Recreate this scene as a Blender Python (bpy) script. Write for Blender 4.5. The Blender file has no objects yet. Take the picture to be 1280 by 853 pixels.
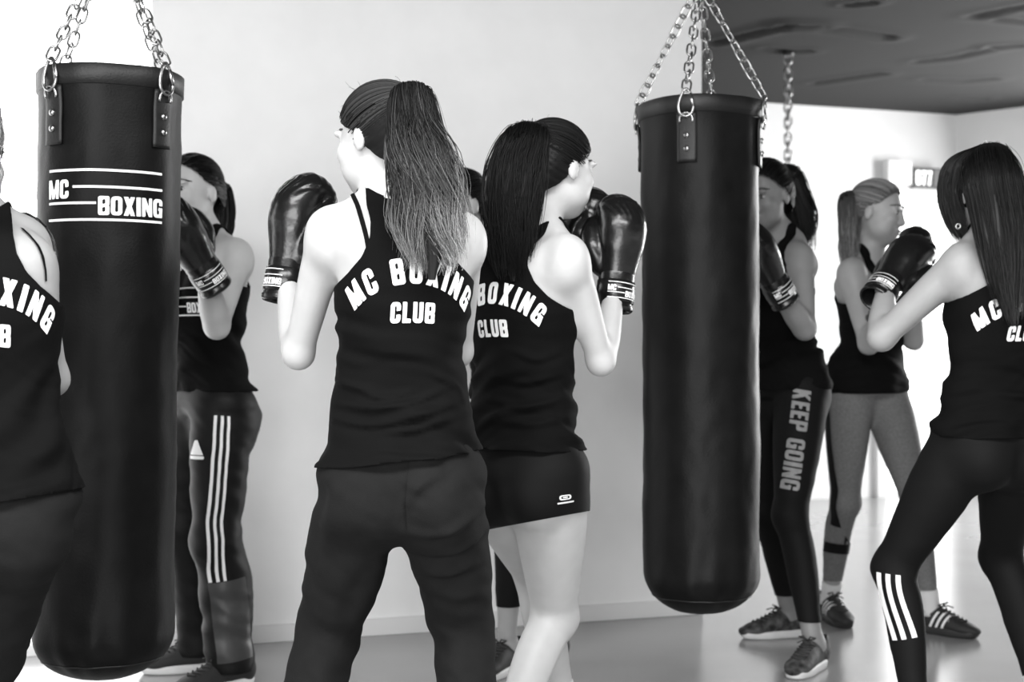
import bpy, math, random
import numpy as np
from mathutils import Vector, Matrix
from mathutils.bvhtree import BVHTree

# ------------------------------------------------------------------ camera, world, lights, exposure
SC = bpy.context.scene
COL = SC.collection
F, HOR, CAMH = 1777.8, 445.0, 1.02            # focal length in px, horizon row, camera height
cam_d = bpy.data.cameras.new('camera')
cam = bpy.data.objects.new('camera', cam_d); COL.objects.link(cam)
cam.location = (0, 0, CAMH); cam.rotation_euler = (math.pi/2, 0, 0)
cam_d.lens = 50; cam_d.sensor_width = 36; cam_d.sensor_fit = 'HORIZONTAL'
cam_d.shift_y = (HOR-426.5)/1280
cam_d.clip_start = .05; cam_d.clip_end = 100
cam_d.dof.use_dof = True; cam_d.dof.focus_distance = 3.0; cam_d.dof.aperture_fstop = 4.2
SC.camera = cam

world = bpy.data.worlds.new('world'); SC.world = world
world.use_nodes = True
world.node_tree.nodes['Background'].inputs[0].default_value = (1, 1, 1, 1)
world.node_tree.nodes['Background'].inputs[1].default_value = 1.0

def area(name, loc, target, sx, sy, power):
    l = bpy.data.lights.new(name, 'AREA'); l.shape = 'RECTANGLE'; l.size = sx; l.size_y = sy; l.energy = power
    o = bpy.data.objects.new(name, l); COL.objects.link(o)
    o.location = loc
    o.rotation_euler = (Vector(target)-Vector(loc)).to_track_quat('-Z', 'Y').to_euler()
    return o
# the tall windows behind the photographer, and the window wall of the hall beyond the partition
area('front_window_light', (-1.5, -2.8, 1.25), (-.4, 4.0, .8), 5.0, 2.3, 380)
area('ceiling_panel_light', (-.9, 1.2, 2.74), (-.9, 1.2001, 0), 1.8, .8, 105)
area('ceiling_panel_light', (.9, 1.5, 2.74), (.9, 1.5001, 0), 1.8, .8, 105)
area('hall_window_light', (4.85, 8.85, 1.5), (1.6, 6.2, .7), 2.6, 2.2, 380)

SC.view_settings.view_transform = 'Standard'
SC.view_settings.look = 'None'
SC.view_settings.gamma = 1.0
SC.view_settings.use_curve_mapping = False
SC.view_settings.exposure = 0.0

# ------------------------------------------------------------------ helpers: placing, objects
def W(x, y, d):
    return np.array([(x-640)/F*d, d, CAMH+(HOR-y)/F*d])
def unit(v):
    v = np.asarray(v, float); return v/np.linalg.norm(v)
def tag(o, label, cat, group=None, kind=None):
    o['label'] = label; o['category'] = cat
    if group: o['group'] = group
    if kind: o['kind'] = kind
    return o
def structure(o, label=None):
    o['kind'] = 'structure'
    if label: o['label'] = label
    return o
def empty(name, loc):
    o = bpy.data.objects.new(name, None); COL.objects.link(o); o.location = loc
    o.empty_display_size = .1
    return o
def mk_mesh(name, V, Fs, mat, smooth=True):
    """Fs: list/array of quads and/or tris"""
    me = bpy.data.meshes.new(name)
    V = np.asarray(V, np.float32)
    groups = Fs if isinstance(Fs, tuple) else (Fs,)
    loops = []; starts = []; n = 0
    for g in groups:
        g = np.asarray(g, np.int32)
        if g.size == 0: continue
        k = g.shape[1]
        loops.append(g.ravel()); starts.append(n+np.arange(len(g))*k); n += g.size
    L = np.concatenate(loops).astype(np.int32); S = np.concatenate(starts).astype(np.int32)
    me.vertices.add(len(V)); me.vertices.foreach_set('co', V.ravel())
    me.loops.add(len(L)); me.loops.foreach_set('vertex_index', L)
    me.polygons.add(len(S)); me.polygons.foreach_set('loop_start', S)
    me.update(calc_edges=True); me.validate()
    me.polygons.foreach_set('use_smooth', np.full(len(me.polygons), smooth))
    if mat: me.materials.append(mat)
    return me
def obj(name, me, parent=None, loc=None):
    o = bpy.data.objects.new(name, me); COL.objects.link(o)
    if parent: o.parent = parent
    if loc is not None: o.location = loc
    return o
def add_attr(me, name, vals):
    a = me.attributes.new(name, 'FLOAT', 'POINT'); a.data.foreach_set('value', np.asarray(vals, np.float32))

# ------------------------------------------------------------------ helpers: signed-distance modelling
class Grid:
    def __init__(s, lo, hi, h):
        s.ax = [np.arange(lo[i], hi[i]+h, h, dtype=np.float32) for i in range(3)]
        s.h = h
        s.a = np.full([len(x) for x in s.ax], .5, np.float32)
    def sl(s, lo, hi):
        r = []
        for i in range(3):
            a = int(np.searchsorted(s.ax[i], lo[i])); b = int(np.searchsorted(s.ax[i], hi[i]))
            if b-a < 1: return None
            r.append(slice(a, b))
        return tuple(r)
    def pts(s, sl):
        return (s.ax[0][sl[0]][:, None, None], s.ax[1][sl[1]][None, :, None], s.ax[2][sl[2]][None, None, :])
    def put(s, sl, d, k, sub=False):
        a = s.a[sl]
        if sub:
            d = -d
            h = np.maximum(k-np.abs(a-d), 0)/k
            s.a[sl] = np.maximum(a, d)+h*h*k*.25
        else:
            h = np.maximum(k-np.abs(a-d), 0)/k
            s.a[sl] = np.minimum(a, d)-h*h*k*.25
    def ell(s, c, r, M=None, k=.02, sub=False):
        """ellipsoid; M rows = local axes"""
        c = np.asarray(c, np.float32); r = np.asarray(r, np.float32)
        m = max(k, .03)+r.max()
        sl = s.sl(c-m, c+m)
        if sl is None: return
        X, Y, Z = s.pts(sl); X = X-c[0]; Y = Y-c[1]; Z = Z-c[2]
        M = np.eye(3, dtype=np.float32) if M is None else np.asarray(M, np.float32)
        q2 = 0
        for i in range(3):
            q2 = q2+((X*M[i, 0]+Y*M[i, 1]+Z*M[i, 2])/r[i])**2
        n = np.sqrt(X*X+Y*Y+Z*Z)+1e-6; kk = np.sqrt(q2)+1e-6
        s.put(sl, n-n/kk, k, sub)
    def tube(s, P, R, side, k=.02, sub=False, n=None, ease=0., margin=.035):
        """P control points, R radii rows (a, b_front, b_back), side axis (3,) or per point"""
        P = np.asarray(P, float); R = np.asarray(R, float)
        if R.ndim == 1: R = np.stack([R, R, R], 1)
        if R.shape[1] == 2: R = np.stack([R[:, 0], R[:, 1], R[:, 1]], 1)
        R = R+ease
        side = np.asarray(side, float)
        if side.ndim == 1: side = np.repeat(side[None], len(P), 0)
        n = n or max(6, 4*(len(P)-1))
        C = spline(np.concatenate([P, R, side], 1), n)
        P, R, side = C[:, :3], C[:, 3:6], C[:, 6:9]
        T = np.gradient(P, axis=0); T /= np.linalg.norm(T, axis=1)[:, None]+1e-9
        side = side-(side*T).sum(1)[:, None]*T; side /= np.linalg.norm(side, axis=1)[:, None]+1e-9
        front = np.cross(T, side)
        m = max(k, margin)
        rm = R.max()+m
        gl = s.sl(P.min(0)-rm, P.max(0)+rm)
        if gl is None: return
        o = [g.start for g in gl]
        shp = [g.stop-g.start for g in gl]
        best = np.full(shp, 9., np.float32); tau = np.zeros(shp, np.float32)
        P32 = P.astype(np.float32)
        for i in range(len(P)-1):
            A, B = P32[i], P32[i+1]
            r = max(R[i].max(), R[i+1].max())+m
            l = s.sl(np.minimum(A, B)-r, np.maximum(A, B)+r)
            if l is None: continue
            ll = tuple(slice(l[j].start-o[j], l[j].stop-o[j]) for j in range(3))
            X, Y, Z = s.pts(l); X = X-A[0]; Y = Y-A[1]; Z = Z-A[2]
            D = B-A; LL = float(D@D)+1e-12
            t = np.clip((X*D[0]+Y*D[1]+Z*D[2])/LL, 0, 1)
            d2 = (X-t*D[0])**2+(Y-t*D[1])**2+(Z-t*D[2])**2
            b = best[ll]; u = d2 < b
            b[u] = d2[u]; tt = tau[ll]; tt[u] = t[u]+i
        msk = best < 8.9
        ii = np.nonzero(msk)
        tv = tau[msk]; i0 = np.minimum(tv.astype(np.int32), len(P)-2); fr = (tv-i0)[:, None].astype(np.float32)
        allv = np.concatenate([P, R, side, front], 1).astype(np.float32)
        v = allv[i0]*(1-fr)+allv[i0+1]*fr
        q = np.stack([s.ax[j][ii[j]+o[j]] for j in range(3)], 1)-v[:, :3]
        a, bf, bb = v[:, 3], v[:, 4], v[:, 5]
        u = (q*v[:, 6:9]).sum(1); w = (q*v[:, 9:12]).sum(1)
        nn = (q*q).sum(1)
        t2 = np.maximum(nn-u*u-w*w, 0)
        b = np.where(w > 0, bf, bb)
        kk = np.sqrt((u/a)**2+(w/b)**2+t2/((a+b)*.5)**2)+1e-6
        nn = np.sqrt(nn)+1e-6
        d = np.full(shp, .5, np.float32); d[msk] = nn-nn/kk
        s.put(gl, d, k, sub)

def spline(C, n):
    """Catmull-Rom resample, chord-length parametrised"""
    C = np.asarray(C, float)
    if len(C) == 2:
        t = np.linspace(0, 1, n)[:, None]; return C[0]*(1-t)+C[1]*t
    dim = min(3, C.shape[1])
    L = np.r_[0, np.cumsum(np.linalg.norm(np.diff(C[:, :dim], axis=0), axis=1)+1e-9)]
    M = np.gradient(C, L, axis=0)
    x = np.linspace(0, L[-1], n)
    i = np.clip(np.searchsorted(L, x, side='right')-1, 0, len(C)-2)
    h = (L[i+1]-L[i])[:, None]; t = ((x-L[i])/(L[i+1]-L[i]))[:, None]
    h00 = 2*t**3-3*t**2+1; h10 = t**3-2*t**2+t; h01 = -2*t**3+3*t**2; h11 = t**3-t**2
    return h00*C[i]+h10*h*M[i]+h01*C[i+1]+h11*h*M[i+1]

def surfnet(a, ax, iso=0.):
    s = a < iso
    nx, ny, nz = a.shape
    c = np.zeros((nx-1, ny-1, nz-1), np.uint8)
    for dx in (0, 1):
        for dy in (0, 1):
            for dz in (0, 1):
                c += s[dx:nx-1+dx, dy:ny-1+dy, dz:nz-1+dz]
    I = np.nonzero((c > 0) & (c < 8))
    n = len(I[0])
    vid = np.full(c.shape, -1, np.int32); vid[I] = np.arange(n)
    acc = np.zeros((n, 3), np.float32); cnt = np.zeros(n, np.float32)
    cor = [(x, y, z) for x in (0, 1) for y in (0, 1) for z in (0, 1)]
    val = {q: a[I[0]+q[0], I[1]+q[1], I[2]+q[2]]-iso for q in cor}
    for q in cor:
        for axis in range(3):
            if q[axis]: continue
            r = list(q); r[axis] = 1; r = tuple(r)
            u, v = val[q], val[r]
            m = (u < 0) != (v < 0)
            t = np.where(m, u/(u-v+1e-12), 0)
            for j in range(3):
                acc[:, j] += np.where(m, q[j]+(t if j == axis else 0), 0)
            cnt += m
    acc /= cnt[:, None]
    V = np.empty((n, 3), np.float32)
    for j in range(3):
        x = ax[j]; V[:, j] = x[I[j]]+acc[:, j]*(x[I[j]+1]-x[I[j]])
    Q = []
    for axis in range(3):
        sa = [slice(1, -1)]*3; sa[axis] = slice(0, -1)
        sb = [slice(1, -1)]*3; sb[axis] = slice(1, None)
        A = s[tuple(sa)]; B = s[tuple(sb)]
        E = np.nonzero(A != B)
        flip = A[E]
        e = [E[0], E[1], E[2]]
        e = [e[j]+(0 if j == axis else 1) for j in range(3)]
        j, k = (axis+1) % 3, (axis+2) % 3
        def g(dj, dk):
            q = [e[0].copy(), e[1].copy(), e[2].copy()]; q[j] -= dj; q[k] -= dk
            return vid[tuple(q)]
        q = np.stack([g(1, 1), g(0, 1), g(0, 0), g(1, 0)], 1)
        q[~flip] = q[~flip][:, ::-1]
        Q.append(q)
    Q = np.concatenate(Q)
    return V, Q[(Q >= 0).all(1)]

def vnormals(V, Q):
    if Q.shape[1] == 4: n = np.cross(V[Q[:, 2]]-V[Q[:, 0]], V[Q[:, 3]]-V[Q[:, 1]])
    else: n = np.cross(V[Q[:, 1]]-V[Q[:, 0]], V[Q[:, 2]]-V[Q[:, 0]])
    N = np.zeros_like(V)
    for j in range(3):
        N[:, j] = np.bincount(Q.ravel(), np.repeat(n[:, j], Q.shape[1]), len(V))
    return N/(np.linalg.norm(N, axis=1)[:, None]+1e-12)
def relax(V, Q, it=2, lam=.5):
    V = V.copy()
    e = np.concatenate([Q[:, [i, (i+1) % 4]] for i in range(4)])
    n = len(V); cnt = np.bincount(e[:, 0], minlength=n)+np.bincount(e[:, 1], minlength=n)
    cnt = np.maximum(cnt, 1)
    for _ in range(it):
        for sgn in (lam, -lam*1.03):
            S = np.empty_like(V)
            for j in range(3):
                S[:, j] = (np.bincount(e[:, 0], V[e[:, 1], j], n)+np.bincount(e[:, 1], V[e[:, 0], j], n))/cnt
            V += sgn*(S-V)
    return V

def clip(V, Q, s):
    """keep the part of the quad (or tri) mesh where s > 0, cut cleanly; returns V, quads, tris"""
    pos = s > 0
    Q = np.asarray(Q)
    full = pos[Q].all(1); part = pos[Q].any(1) & ~full
    quads = Q[full]
    PQ = Q[part]
    tr = np.concatenate([PQ[:, [0, 1, 2]], PQ[:, [0, 2, 3]]]) if Q.shape[1] == 4 else PQ
    newv = []; cache = {}
    n = len(V)
    def ev(a, b):
        key = (a, b) if a < b else (b, a)
        if key not in cache:
            t = s[a]/(s[a]-s[b]); t = min(max(t, .02), .98)
            cache[key] = n+len(newv); newv.append(V[a]*(1-t)+V[b]*t)
        return cache[key]
    tris = [] if Q.shape[1] == 4 else [list(q) for q in quads]
    for t in tr:
        out = []
        for i in range(3):
            a, b = int(t[i]), int(t[(i+1) % 3])
            if pos[a]: out.append(a)
            if pos[a] != pos[b]: out.append(ev(a, b))
        if len(out) == 3: tris.append(out)
        elif len(out) == 4: tris.append([out[0], out[1], out[2]]); tris.append([out[0], out[2], out[3]])
    V2 = np.concatenate([V, np.array(newv, np.float32).reshape(-1, 3)]) if newv else V
    tris = np.array(tris, np.int64).reshape(-1, 3)
    if Q.shape[1] == 3: quads = np.zeros((0, 4), np.int64)
    used = np.zeros(len(V2), bool); used[quads.ravel()] = 1; used[tris.ravel()] = 1
    m = np.cumsum(used)-1
    return V2[used], m[quads], m[tris]

rng = np.random.default_rng(7)
LAT = rng.random((32, 32, 32)).astype(np.float32)
def noise(p):
    """smooth value noise, p (n,3) -> -1..1"""
    p = np.asarray(p, np.float32); i = np.floor(p).astype(int); f = p-i; f = f*f*(3-2*f)
    r = 0
    for dx in (0, 1):
        for dy in (0, 1):
            for dz in (0, 1):
                w = (f[:, 0] if dx else 1-f[:, 0])*(f[:, 1] if dy else 1-f[:, 1])*(f[:, 2] if dz else 1-f[:, 2])
                r = r+w*LAT[(i[:, 0]+dx) & 31, (i[:, 1]+dy) & 31, (i[:, 2]+dz) & 31]
    return r*2-1

class MB:
    """collects simple shapes into one mesh"""
    def __init__(s): s.V = []; s.F4 = []; s.F3 = []; s.n = 0
    def add(s, V, Q=(), T=()):
        V = np.asarray(V, float).reshape(-1, 3)
        s.V.append(V)
        if len(Q): s.F4.append(np.asarray(Q)+s.n)
        if len(T): s.F3.append(np.asarray(T)+s.n)
        s.n += len(V)
    def box(s, lo, hi, M=None, o=None):
        lo = np.asarray(lo, float); hi = np.asarray(hi, float)
        v = np.array([[(lo, hi)[x][0], (lo, hi)[y][1], (lo, hi)[z][2]] for x in (0, 1) for y in (0, 1) for z in (0, 1)])
        if M is not None: v = v@np.asarray(M, float)
        if o is not None: v = v+np.asarray(o)
        s.add(v, [[0, 1, 3, 2], [4, 6, 7, 5], [0, 4, 5, 1], [2, 3, 7, 6], [0, 2, 6, 4], [1, 5, 7, 3]])
    def sweep(s, P, r, sides=6, closed=False, caps=True):
        P = np.asarray(P, float); n = len(P)
        r = np.broadcast_to(np.asarray(r, float), (n,))
        if closed: T = np.roll(P, -1, 0)-np.roll(P, 1, 0)
        else: T = np.gradient(P, axis=0)
        T = T/(np.linalg.norm(T, axis=1)[:, None]+1e-12)
        up = np.array([0, 0, 1.]) if abs(T[0][2]) < .9 else np.array([1., 0, 0])
        A = np.zeros_like(P); a = np.cross(T[0], up); a /= np.linalg.norm(a)
        for i in range(n):
            a = a-(a@T[i])*T[i]; a /= np.linalg.norm(a)+1e-12; A[i] = a
        B = np.cross(T, A)
        th = np.arange(sides)/sides*2*np.pi
        V = P[:, None]+r[:, None, None]*(np.cos(th)[None, :, None]*A[:, None]+np.sin(th)[None, :, None]*B[:, None])
        m = n if closed else n-1
        i = np.arange(m)[:, None]; j = np.arange(sides)[None]
        i2 = (i+1) % n; j2 = (j+1) % sides
        Q = np.stack([i*sides+j, i2*sides+j+0*i, i2*sides+j2, i*sides+j2+0*i], -1).reshape(-1, 4)
        T3 = []
        if caps and not closed:
            for k in range(1, sides-1):
                T3.append([0, k, k+1]); T3.append([(n-1)*sides, (n-1)*sides+k+1, (n-1)*sides+k])
        s.add(V.reshape(-1, 3), Q, T3)
    def build(s, name, mat, parent=None, smooth=False, loc=None):
        V = np.concatenate(s.V)
        if loc is not None: V = V-np.asarray(loc)
        F4 = np.concatenate(s.F4) if s.F4 else np.zeros((0, 4), int)
        F3 = np.concatenate(s.F3) if s.F3 else np.zeros((0, 3), int)
        return obj(name, mk_mesh(name, V, (F4, F3), mat, smooth), parent, loc if parent is None else None)

# ------------------------------------------------------------------ materials (monochrome, procedural)
def new_mat(name):
    m = bpy.data.materials.new(name); m.use_nodes = True
    nt = m.node_tree; b = nt.nodes['Principled BSDF']
    return m, nt, b
def mat(name, v, rough=.6, metal=0., var=.0, scale=30., bump=0., bscale=None, spec=.5, sheen=0., coat=0., stretch=None):
    m, nt, b = new_mat(name)
    b.inputs['Base Color'].default_value = (v, v, v, 1)
    b.inputs['Roughness'].default_value = rough
    b.inputs['Metallic'].default_value = metal
    b.inputs['Specular IOR Level'].default_value = spec
    if sheen: b.inputs['Sheen Weight'].default_value = sheen; b.inputs['Sheen Roughness'].default_value = .5
    if coat: b.inputs['Coat Weight'].default_value = coat; b.inputs['Coat Roughness'].default_value = .15
    if var or bump:
        tc = nt.nodes.new('ShaderNodeTexCoord')
        mp = nt.nodes.new('ShaderNodeMapping'); nt.links.new(tc.outputs['Object'], mp.inputs[0])
        if stretch: mp.inputs['Scale'].default_value = stretch
        nz = nt.nodes.new('ShaderNodeTexNoise'); nz.inputs['Scale'].default_value = scale; nz.inputs['Detail'].default_value = 5
        nt.links.new(mp.outputs[0], nz.inputs['Vector'])
        if var:
            r = nt.nodes.new('ShaderNodeMapRange')
            r.inputs['From Min'].default_value = .3; r.inputs['From Max'].default_value = .7
            r.inputs['To Min'].default_value = v*(1-var); r.inputs['To Max'].default_value = v*(1+var)
            nt.links.new(nz.outputs[0], r.inputs[0]); nt.links.new(r.outputs[0], b.inputs['Base Color'])
        if bump:
            n2 = nt.nodes.new('ShaderNodeTexNoise'); n2.inputs['Scale'].default_value = bscale or scale; n2.inputs['Detail'].default_value = 4
            nt.links.new(mp.outputs[0], n2.inputs['Vector'])
            bp = nt.nodes.new('ShaderNodeBump'); bp.inputs['Strength'].default_value = bump; bp.inputs['Distance'].default_value = .004
            nt.links.new(n2.outputs[0], bp.inputs['Height']); nt.links.new(bp.outputs[0], b.inputs['Normal'])
    return m
def emis(name, v):
    m, nt, b = new_mat(name)
    b.inputs['Base Color'].default_value = (.8, .8, .8, 1)
    b.inputs['Emission Color'].default_value = (1, 1, 1, 1); b.inputs['Emission Strength'].default_value = v
    return m
def attr_mat(name, attr, v0, v1, rough, spec=.5, bump=0, aniso=0):
    """value runs from v0 to v1 along a stored point attribute"""
    m, nt, b = new_mat(name)
    a = nt.nodes.new('ShaderNodeAttribute'); a.attribute_name = attr
    r = nt.nodes.new('ShaderNodeMapRange'); r.inputs['To Min'].default_value = v0; r.inputs['To Max'].default_value = v1
    nt.links.new(a.outputs['Fac'], r.inputs[0]); nt.links.new(r.outputs[0], b.inputs['Base Color'])
    b.inputs['Roughness'].default_value = rough; b.inputs['Specular IOR Level'].default_value = spec
    if aniso: b.inputs['Anisotropic'].default_value = aniso
    return m
M = {}
M['wall'] = mat('plaster_wall', .90, .85, var=.025, scale=6, bump=.12, bscale=140)
M['white'] = mat('white_paint', .84, .6, var=.02, scale=5)
M['base'] = mat('baseboard_paint', .80, .45)
M['leather'] = mat('bag_leather', .0045, .46, var=.3, scale=14, bump=.15, bscale=160, spec=.13)
M['leather_strap'] = mat('strap_leather', .006, .5, bump=.2, bscale=200, spec=.4)
M['glove'] = mat('glove_leather', .006, .27, bump=.12, bscale=120, spec=.55)
M['steel'] = mat('chain_steel', .36, .3, metal=1., var=.2, scale=60)
M['print'] = mat('white_print', .86, .6, var=.03, scale=90)
M['print_grey'] = mat('grey_print', .22, .6, var=.15, scale=60)
M['shirt'] = mat('black_jersey', .0036, .85, spec=.08, bump=.2, bscale=500)
M['sweat'] = mat('charcoal_fleece', .0115, .9, spec=.08, bump=.25, bscale=350, var=.1, scale=25)
M['legging'] = mat('black_legging', .005, .7, spec=.13, bump=.1, bscale=600)
M['track'] = mat('black_track_nylon', .005, .55, spec=.18, bump=.1, bscale=300)
M['panel'] = mat('grey_track_panel', .035, .45, spec=.5, var=.2, scale=18)
M['greyleg'] = mat('grey_legging', .14, .8, spec=.25, var=.15, scale=120, bump=.1, bscale=500)
M['stripe'] = mat('white_stripe', .80, .7)
M['rubber'] = mat('white_rubber', .72, .55, var=.04, scale=30)
M['rubber_dark'] = mat('black_rubber', .02, .6)
M['shoe'] = mat('black_mesh_shoe', .016, .7, bump=.3, bscale=260)
M['shoe_pat'] = mat('patterned_shoe', .045, .7, var=1.2, scale=38, bump=.3, bscale=260)
M['lace'] = mat('dark_lace', .03, .8)
M['sock_l'] = mat('light_sock', .6, .9, bump=.3, bscale=300)
M['elastic'] = mat('hair_elastic', .015, .7)
M['eye'] = mat('eye_white', .45, .2)
M['iris'] = mat('dark_iris', .02, .15)
M['brow'] = mat('brow_hair', .035, .7)
M['lip'] = mat('lip', .22, .45)
def skin_mat(name, v):
    m = mat(name, v, .48, var=.035, scale=25, bump=.03, bscale=300, spec=.35)
    b = m.node_tree.nodes['Principled BSDF']
    b.inputs['Subsurface Weight'].default_value = .12
    b.inputs['Subsurface Radius'].default_value = (.01, .01, .01)
    b.inputs['Subsurface Scale'].default_value = 1.
    return m
M['skin'] = skin_mat('skin', .475)
M['skin_dimmed'] = skin_mat('skin_weak_light', .32)  # same skin toned down in colour, standing in for weaker light on a figure
M['skin_shaded'] = skin_mat('skin_in_shade', .21)  # skin colour lowered further to paint in the shade on a backlit figure
M['hair_brown'] = attr_mat('wavy_brown_hair', 'tone', .003, .42, .55, .08)
M['hair_dark'] = attr_mat('dark_hair', 'tone', .003, .022, .45, .2)
M['hair_long'] = attr_mat('long_dark_hair', 'tone', .003, .07, .42, .22)
M['hair_blond'] = attr_mat('blond_hair', 'tone', .04, .32, .45, .25)
M['screen'] = mat('timer_housing', .02, .4)
M['screen_grey'] = mat('timer_panel', .12, .4)
M['digit'] = emis('lit_digits', 1.3)
M['daylight'] = emis('daylit_pane', 2.6)
M['lightbox'] = emis('lit_sign_face', 1.2)

def floor_mat():
    m, nt, b = new_mat('polished_floor')
    tc = nt.nodes.new('ShaderNodeTexCoord')
    nz = nt.nodes.new('ShaderNodeTexNoise'); nz.inputs['Scale'].default_value = 2.2; nz.inputs['Detail'].default_value = 6
    nt.links.new(tc.outputs['Object'], nz.inputs['Vector'])
    r = nt.nodes.new('ShaderNodeMapRange'); r.inputs['To Min'].default_value = .26; r.inputs['To Max'].default_value = .31
    nt.links.new(nz.outputs[0], r.inputs[0]); nt.links.new(r.outputs[0], b.inputs['Base Color'])
    r2 = nt.nodes.new('ShaderNodeMapRange'); r2.inputs['To Min'].default_value = .16; r2.inputs['To Max'].default_value = .24
    nt.links.new(nz.outputs[0], r2.inputs[0]); nt.links.new(r2.outputs[0], b.inputs['Roughness'])
    b.inputs['Specular IOR Level'].default_value = .9
    return m
M['floor'] = floor_mat()
def ceil_mat():
    m, nt, b = new_mat('dark_ceiling_membrane')
    b.inputs['Base Color'].default_value = (.05, .05, .05, 1); b.inputs['Roughness'].default_value = .9; b.inputs['Specular IOR Level'].default_value = .08
    return m
M['ceil'] = ceil_mat()

# ------------------------------------------------------------------ the room
CEIL = 2.80
TH = math.radians(19)
WU = np.array([math.cos(TH), math.sin(TH), 0]); WN = np.array([math.sin(TH), -math.cos(TH), 0])   # along the partition / towards us
WO = np.array([-.935, 5.04, 0])
ZU = np.array([0, 0, 1.])
def wall_box(name, o, u, n, s0, s1, z0, z1, t0, t1, m, parent=None):
    b = MB(); b.box((s0, t0, z0), (s1, t1, z1), M=[u, n, ZU], o=o)
    return b.build(name, m, parent)
def s_at(px):                      # position along the partition seen at image column px
    k = (px-640)/F
    return (k*WO[1]-WO[0])/(WU[0]-k*WU[1])
sL, sR = s_at(190), s_at(877)
b = MB(); b.box((-9, -6, -.1), (11, 14, 0)); structure(b.build('floor', M['floor']), 'polished grey floor')
structure(wall_box('wall_partition', WO, WU, WN, sL, sR, 0, CEIL, -.16, 0, M['wall']), 'pale plaster partition wall')
structure(wall_box('baseboard_partition', WO, WU, WN, sL+.001, sR-.001, 0.001, .062, .0005, .014, M['base']), 'low white baseboard of the partition')
# daylit glazing left of the partition
gl = structure(wall_box('window_1', WO, WU, WN, sL-3.4, sL-.003, .045, CEIL, -.08, -.05, M['daylight']), 'tall frosted daylit glazing')
wall_box('window_sill', WO, WU, WN, sL-3.4, sL-.003, .0005, .04, -.10, -.02, M['white'], gl)
for k in (-3.35, -1.75):
    wall_box('window_frame', WO, WU, WN, sL+k-.03, sL+k+.03, .04, CEIL, -.05, -.02, M['white'], gl)
# the hall beyond
C0 = np.array([3.28, 10.5, 0])
far = structure(wall_box('wall_back', C0, WU, WN, -9.5, 0, 0, CEIL, -.12, 0, M['white']), 'white wall at the far end of the hall')
U2 = unit([.38, -.34, 0]); N2 = np.array([-U2[1]*-1, 0, 0])
N2 = unit([U2[1], -U2[0], 0])
structure(wall_box('wall_right', C0, U2, N2, 0, 7, 0, CEIL, -.12, 0, M['white']), 'white side wall of the hall')
# glazed door in the far wall
def s_far(px):
    k = (px-640)/F
    return (k*C0[1]-C0[0])/(WU[0]-k*WU[1])
dr = structure(wall_box('door_1', C0, WU, WN, s_far(1100), s_far(1186), 0.03, 2.22, .004, .03, M['daylight']), 'bright glazed door in the far wall')
for px in (1098, 1143, 1188):
    wall_box('door_frame', C0, WU, WN, s_far(px)-.035, s_far(px)+.035, 0.0005, 2.27, .002, .05, M['white'], dr)
wall_box('door_frame', C0, WU, WN, s_far(1098), s_far(1188), 2.22, 2.29, .0025, .045, M['white'], dr)
# ceiling: dark stretched membrane with creases
def ceiling():
    xs = np.linspace(-9, 11, 261); ys = np.linspace(-6, 14, 261)
    xs = np.unique(np.concatenate([xs, np.linspace(1.0, 5.5, 160)])); ys = np.unique(np.concatenate([ys, np.linspace(6, 11.5, 180)]))
    X, Y = np.meshgrid(xs, ys, indexing='ij')
    Z = np.full_like(X, CEIL)
    def px(x, y):
        d = (CEIL-CAMH)*F/(HOR-y); return np.array([(x-640)/F*d, d])
    for pts, h, w in (([(893, 52), (945, 40), (985, 30), (1020, 31)], .07, .10), ([(985, 30), (1060, 38), (1110, 46)], .045, .10),
                      ([(960, 60), (985, 64), (1010, 63)], .03, .08), ([(1150, 76), (1190, 72), (1235, 62)], .025, .10),
                      ([(1160, 99), (1205, 101), (1240, 98)], .025, .10), ([(1220, 20), (1260, 12), (1280, 8)], .025, .10),
                      ([(1250, 24), (1290, 28)], .025, .08), ([(1020, 104), (1060, 98), (1100, 92)], .03, .10),
                      ([(1200, 122), (1230, 123)], .03, .08), ([(1060, 5), (1090, 2)], .05, .07), ([(1240, 58), (1300, 56)], .03, .08)):
        P = np.array([px(*p) for p in pts])
        best = np.full(X.shape, 9.)
        for i in range(len(P)-1):
            A, D = P[i], P[i+1]-P[i]
            t = np.clip(((X-A[0])*D[0]+(Y-A[1])*D[1])/(D@D), 0, 1)
            best = np.minimum(best, np.hypot(X-A[0]-t*D[0], Y-A[1]-t*D[1]))
        w *= .55; Z += h*.6*np.exp(-(best/w*1.3)**2)-h*.25*np.exp(-((best-w*1.4)/w)**2)
    Z += .003*noise(np.stack([X.ravel()*1.3, Y.ravel()*1.3, 0*X.ravel()], 1)).reshape(X.shape)
    nx, ny = X.shape
    i = np.arange(nx-1)[:, None]*ny+np.arange(ny-1)[None]
    Q = np.stack([i, i+1, i+ny+1, i+ny], -1).reshape(-1, 4)
    V = np.stack([X, Y, Z], -1).reshape(-1, 3)
    o = obj('ceiling', mk_mesh('ceiling', V, Q, M['ceil']))
    structure(o, 'dark creased ceiling')
ceiling()
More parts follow.
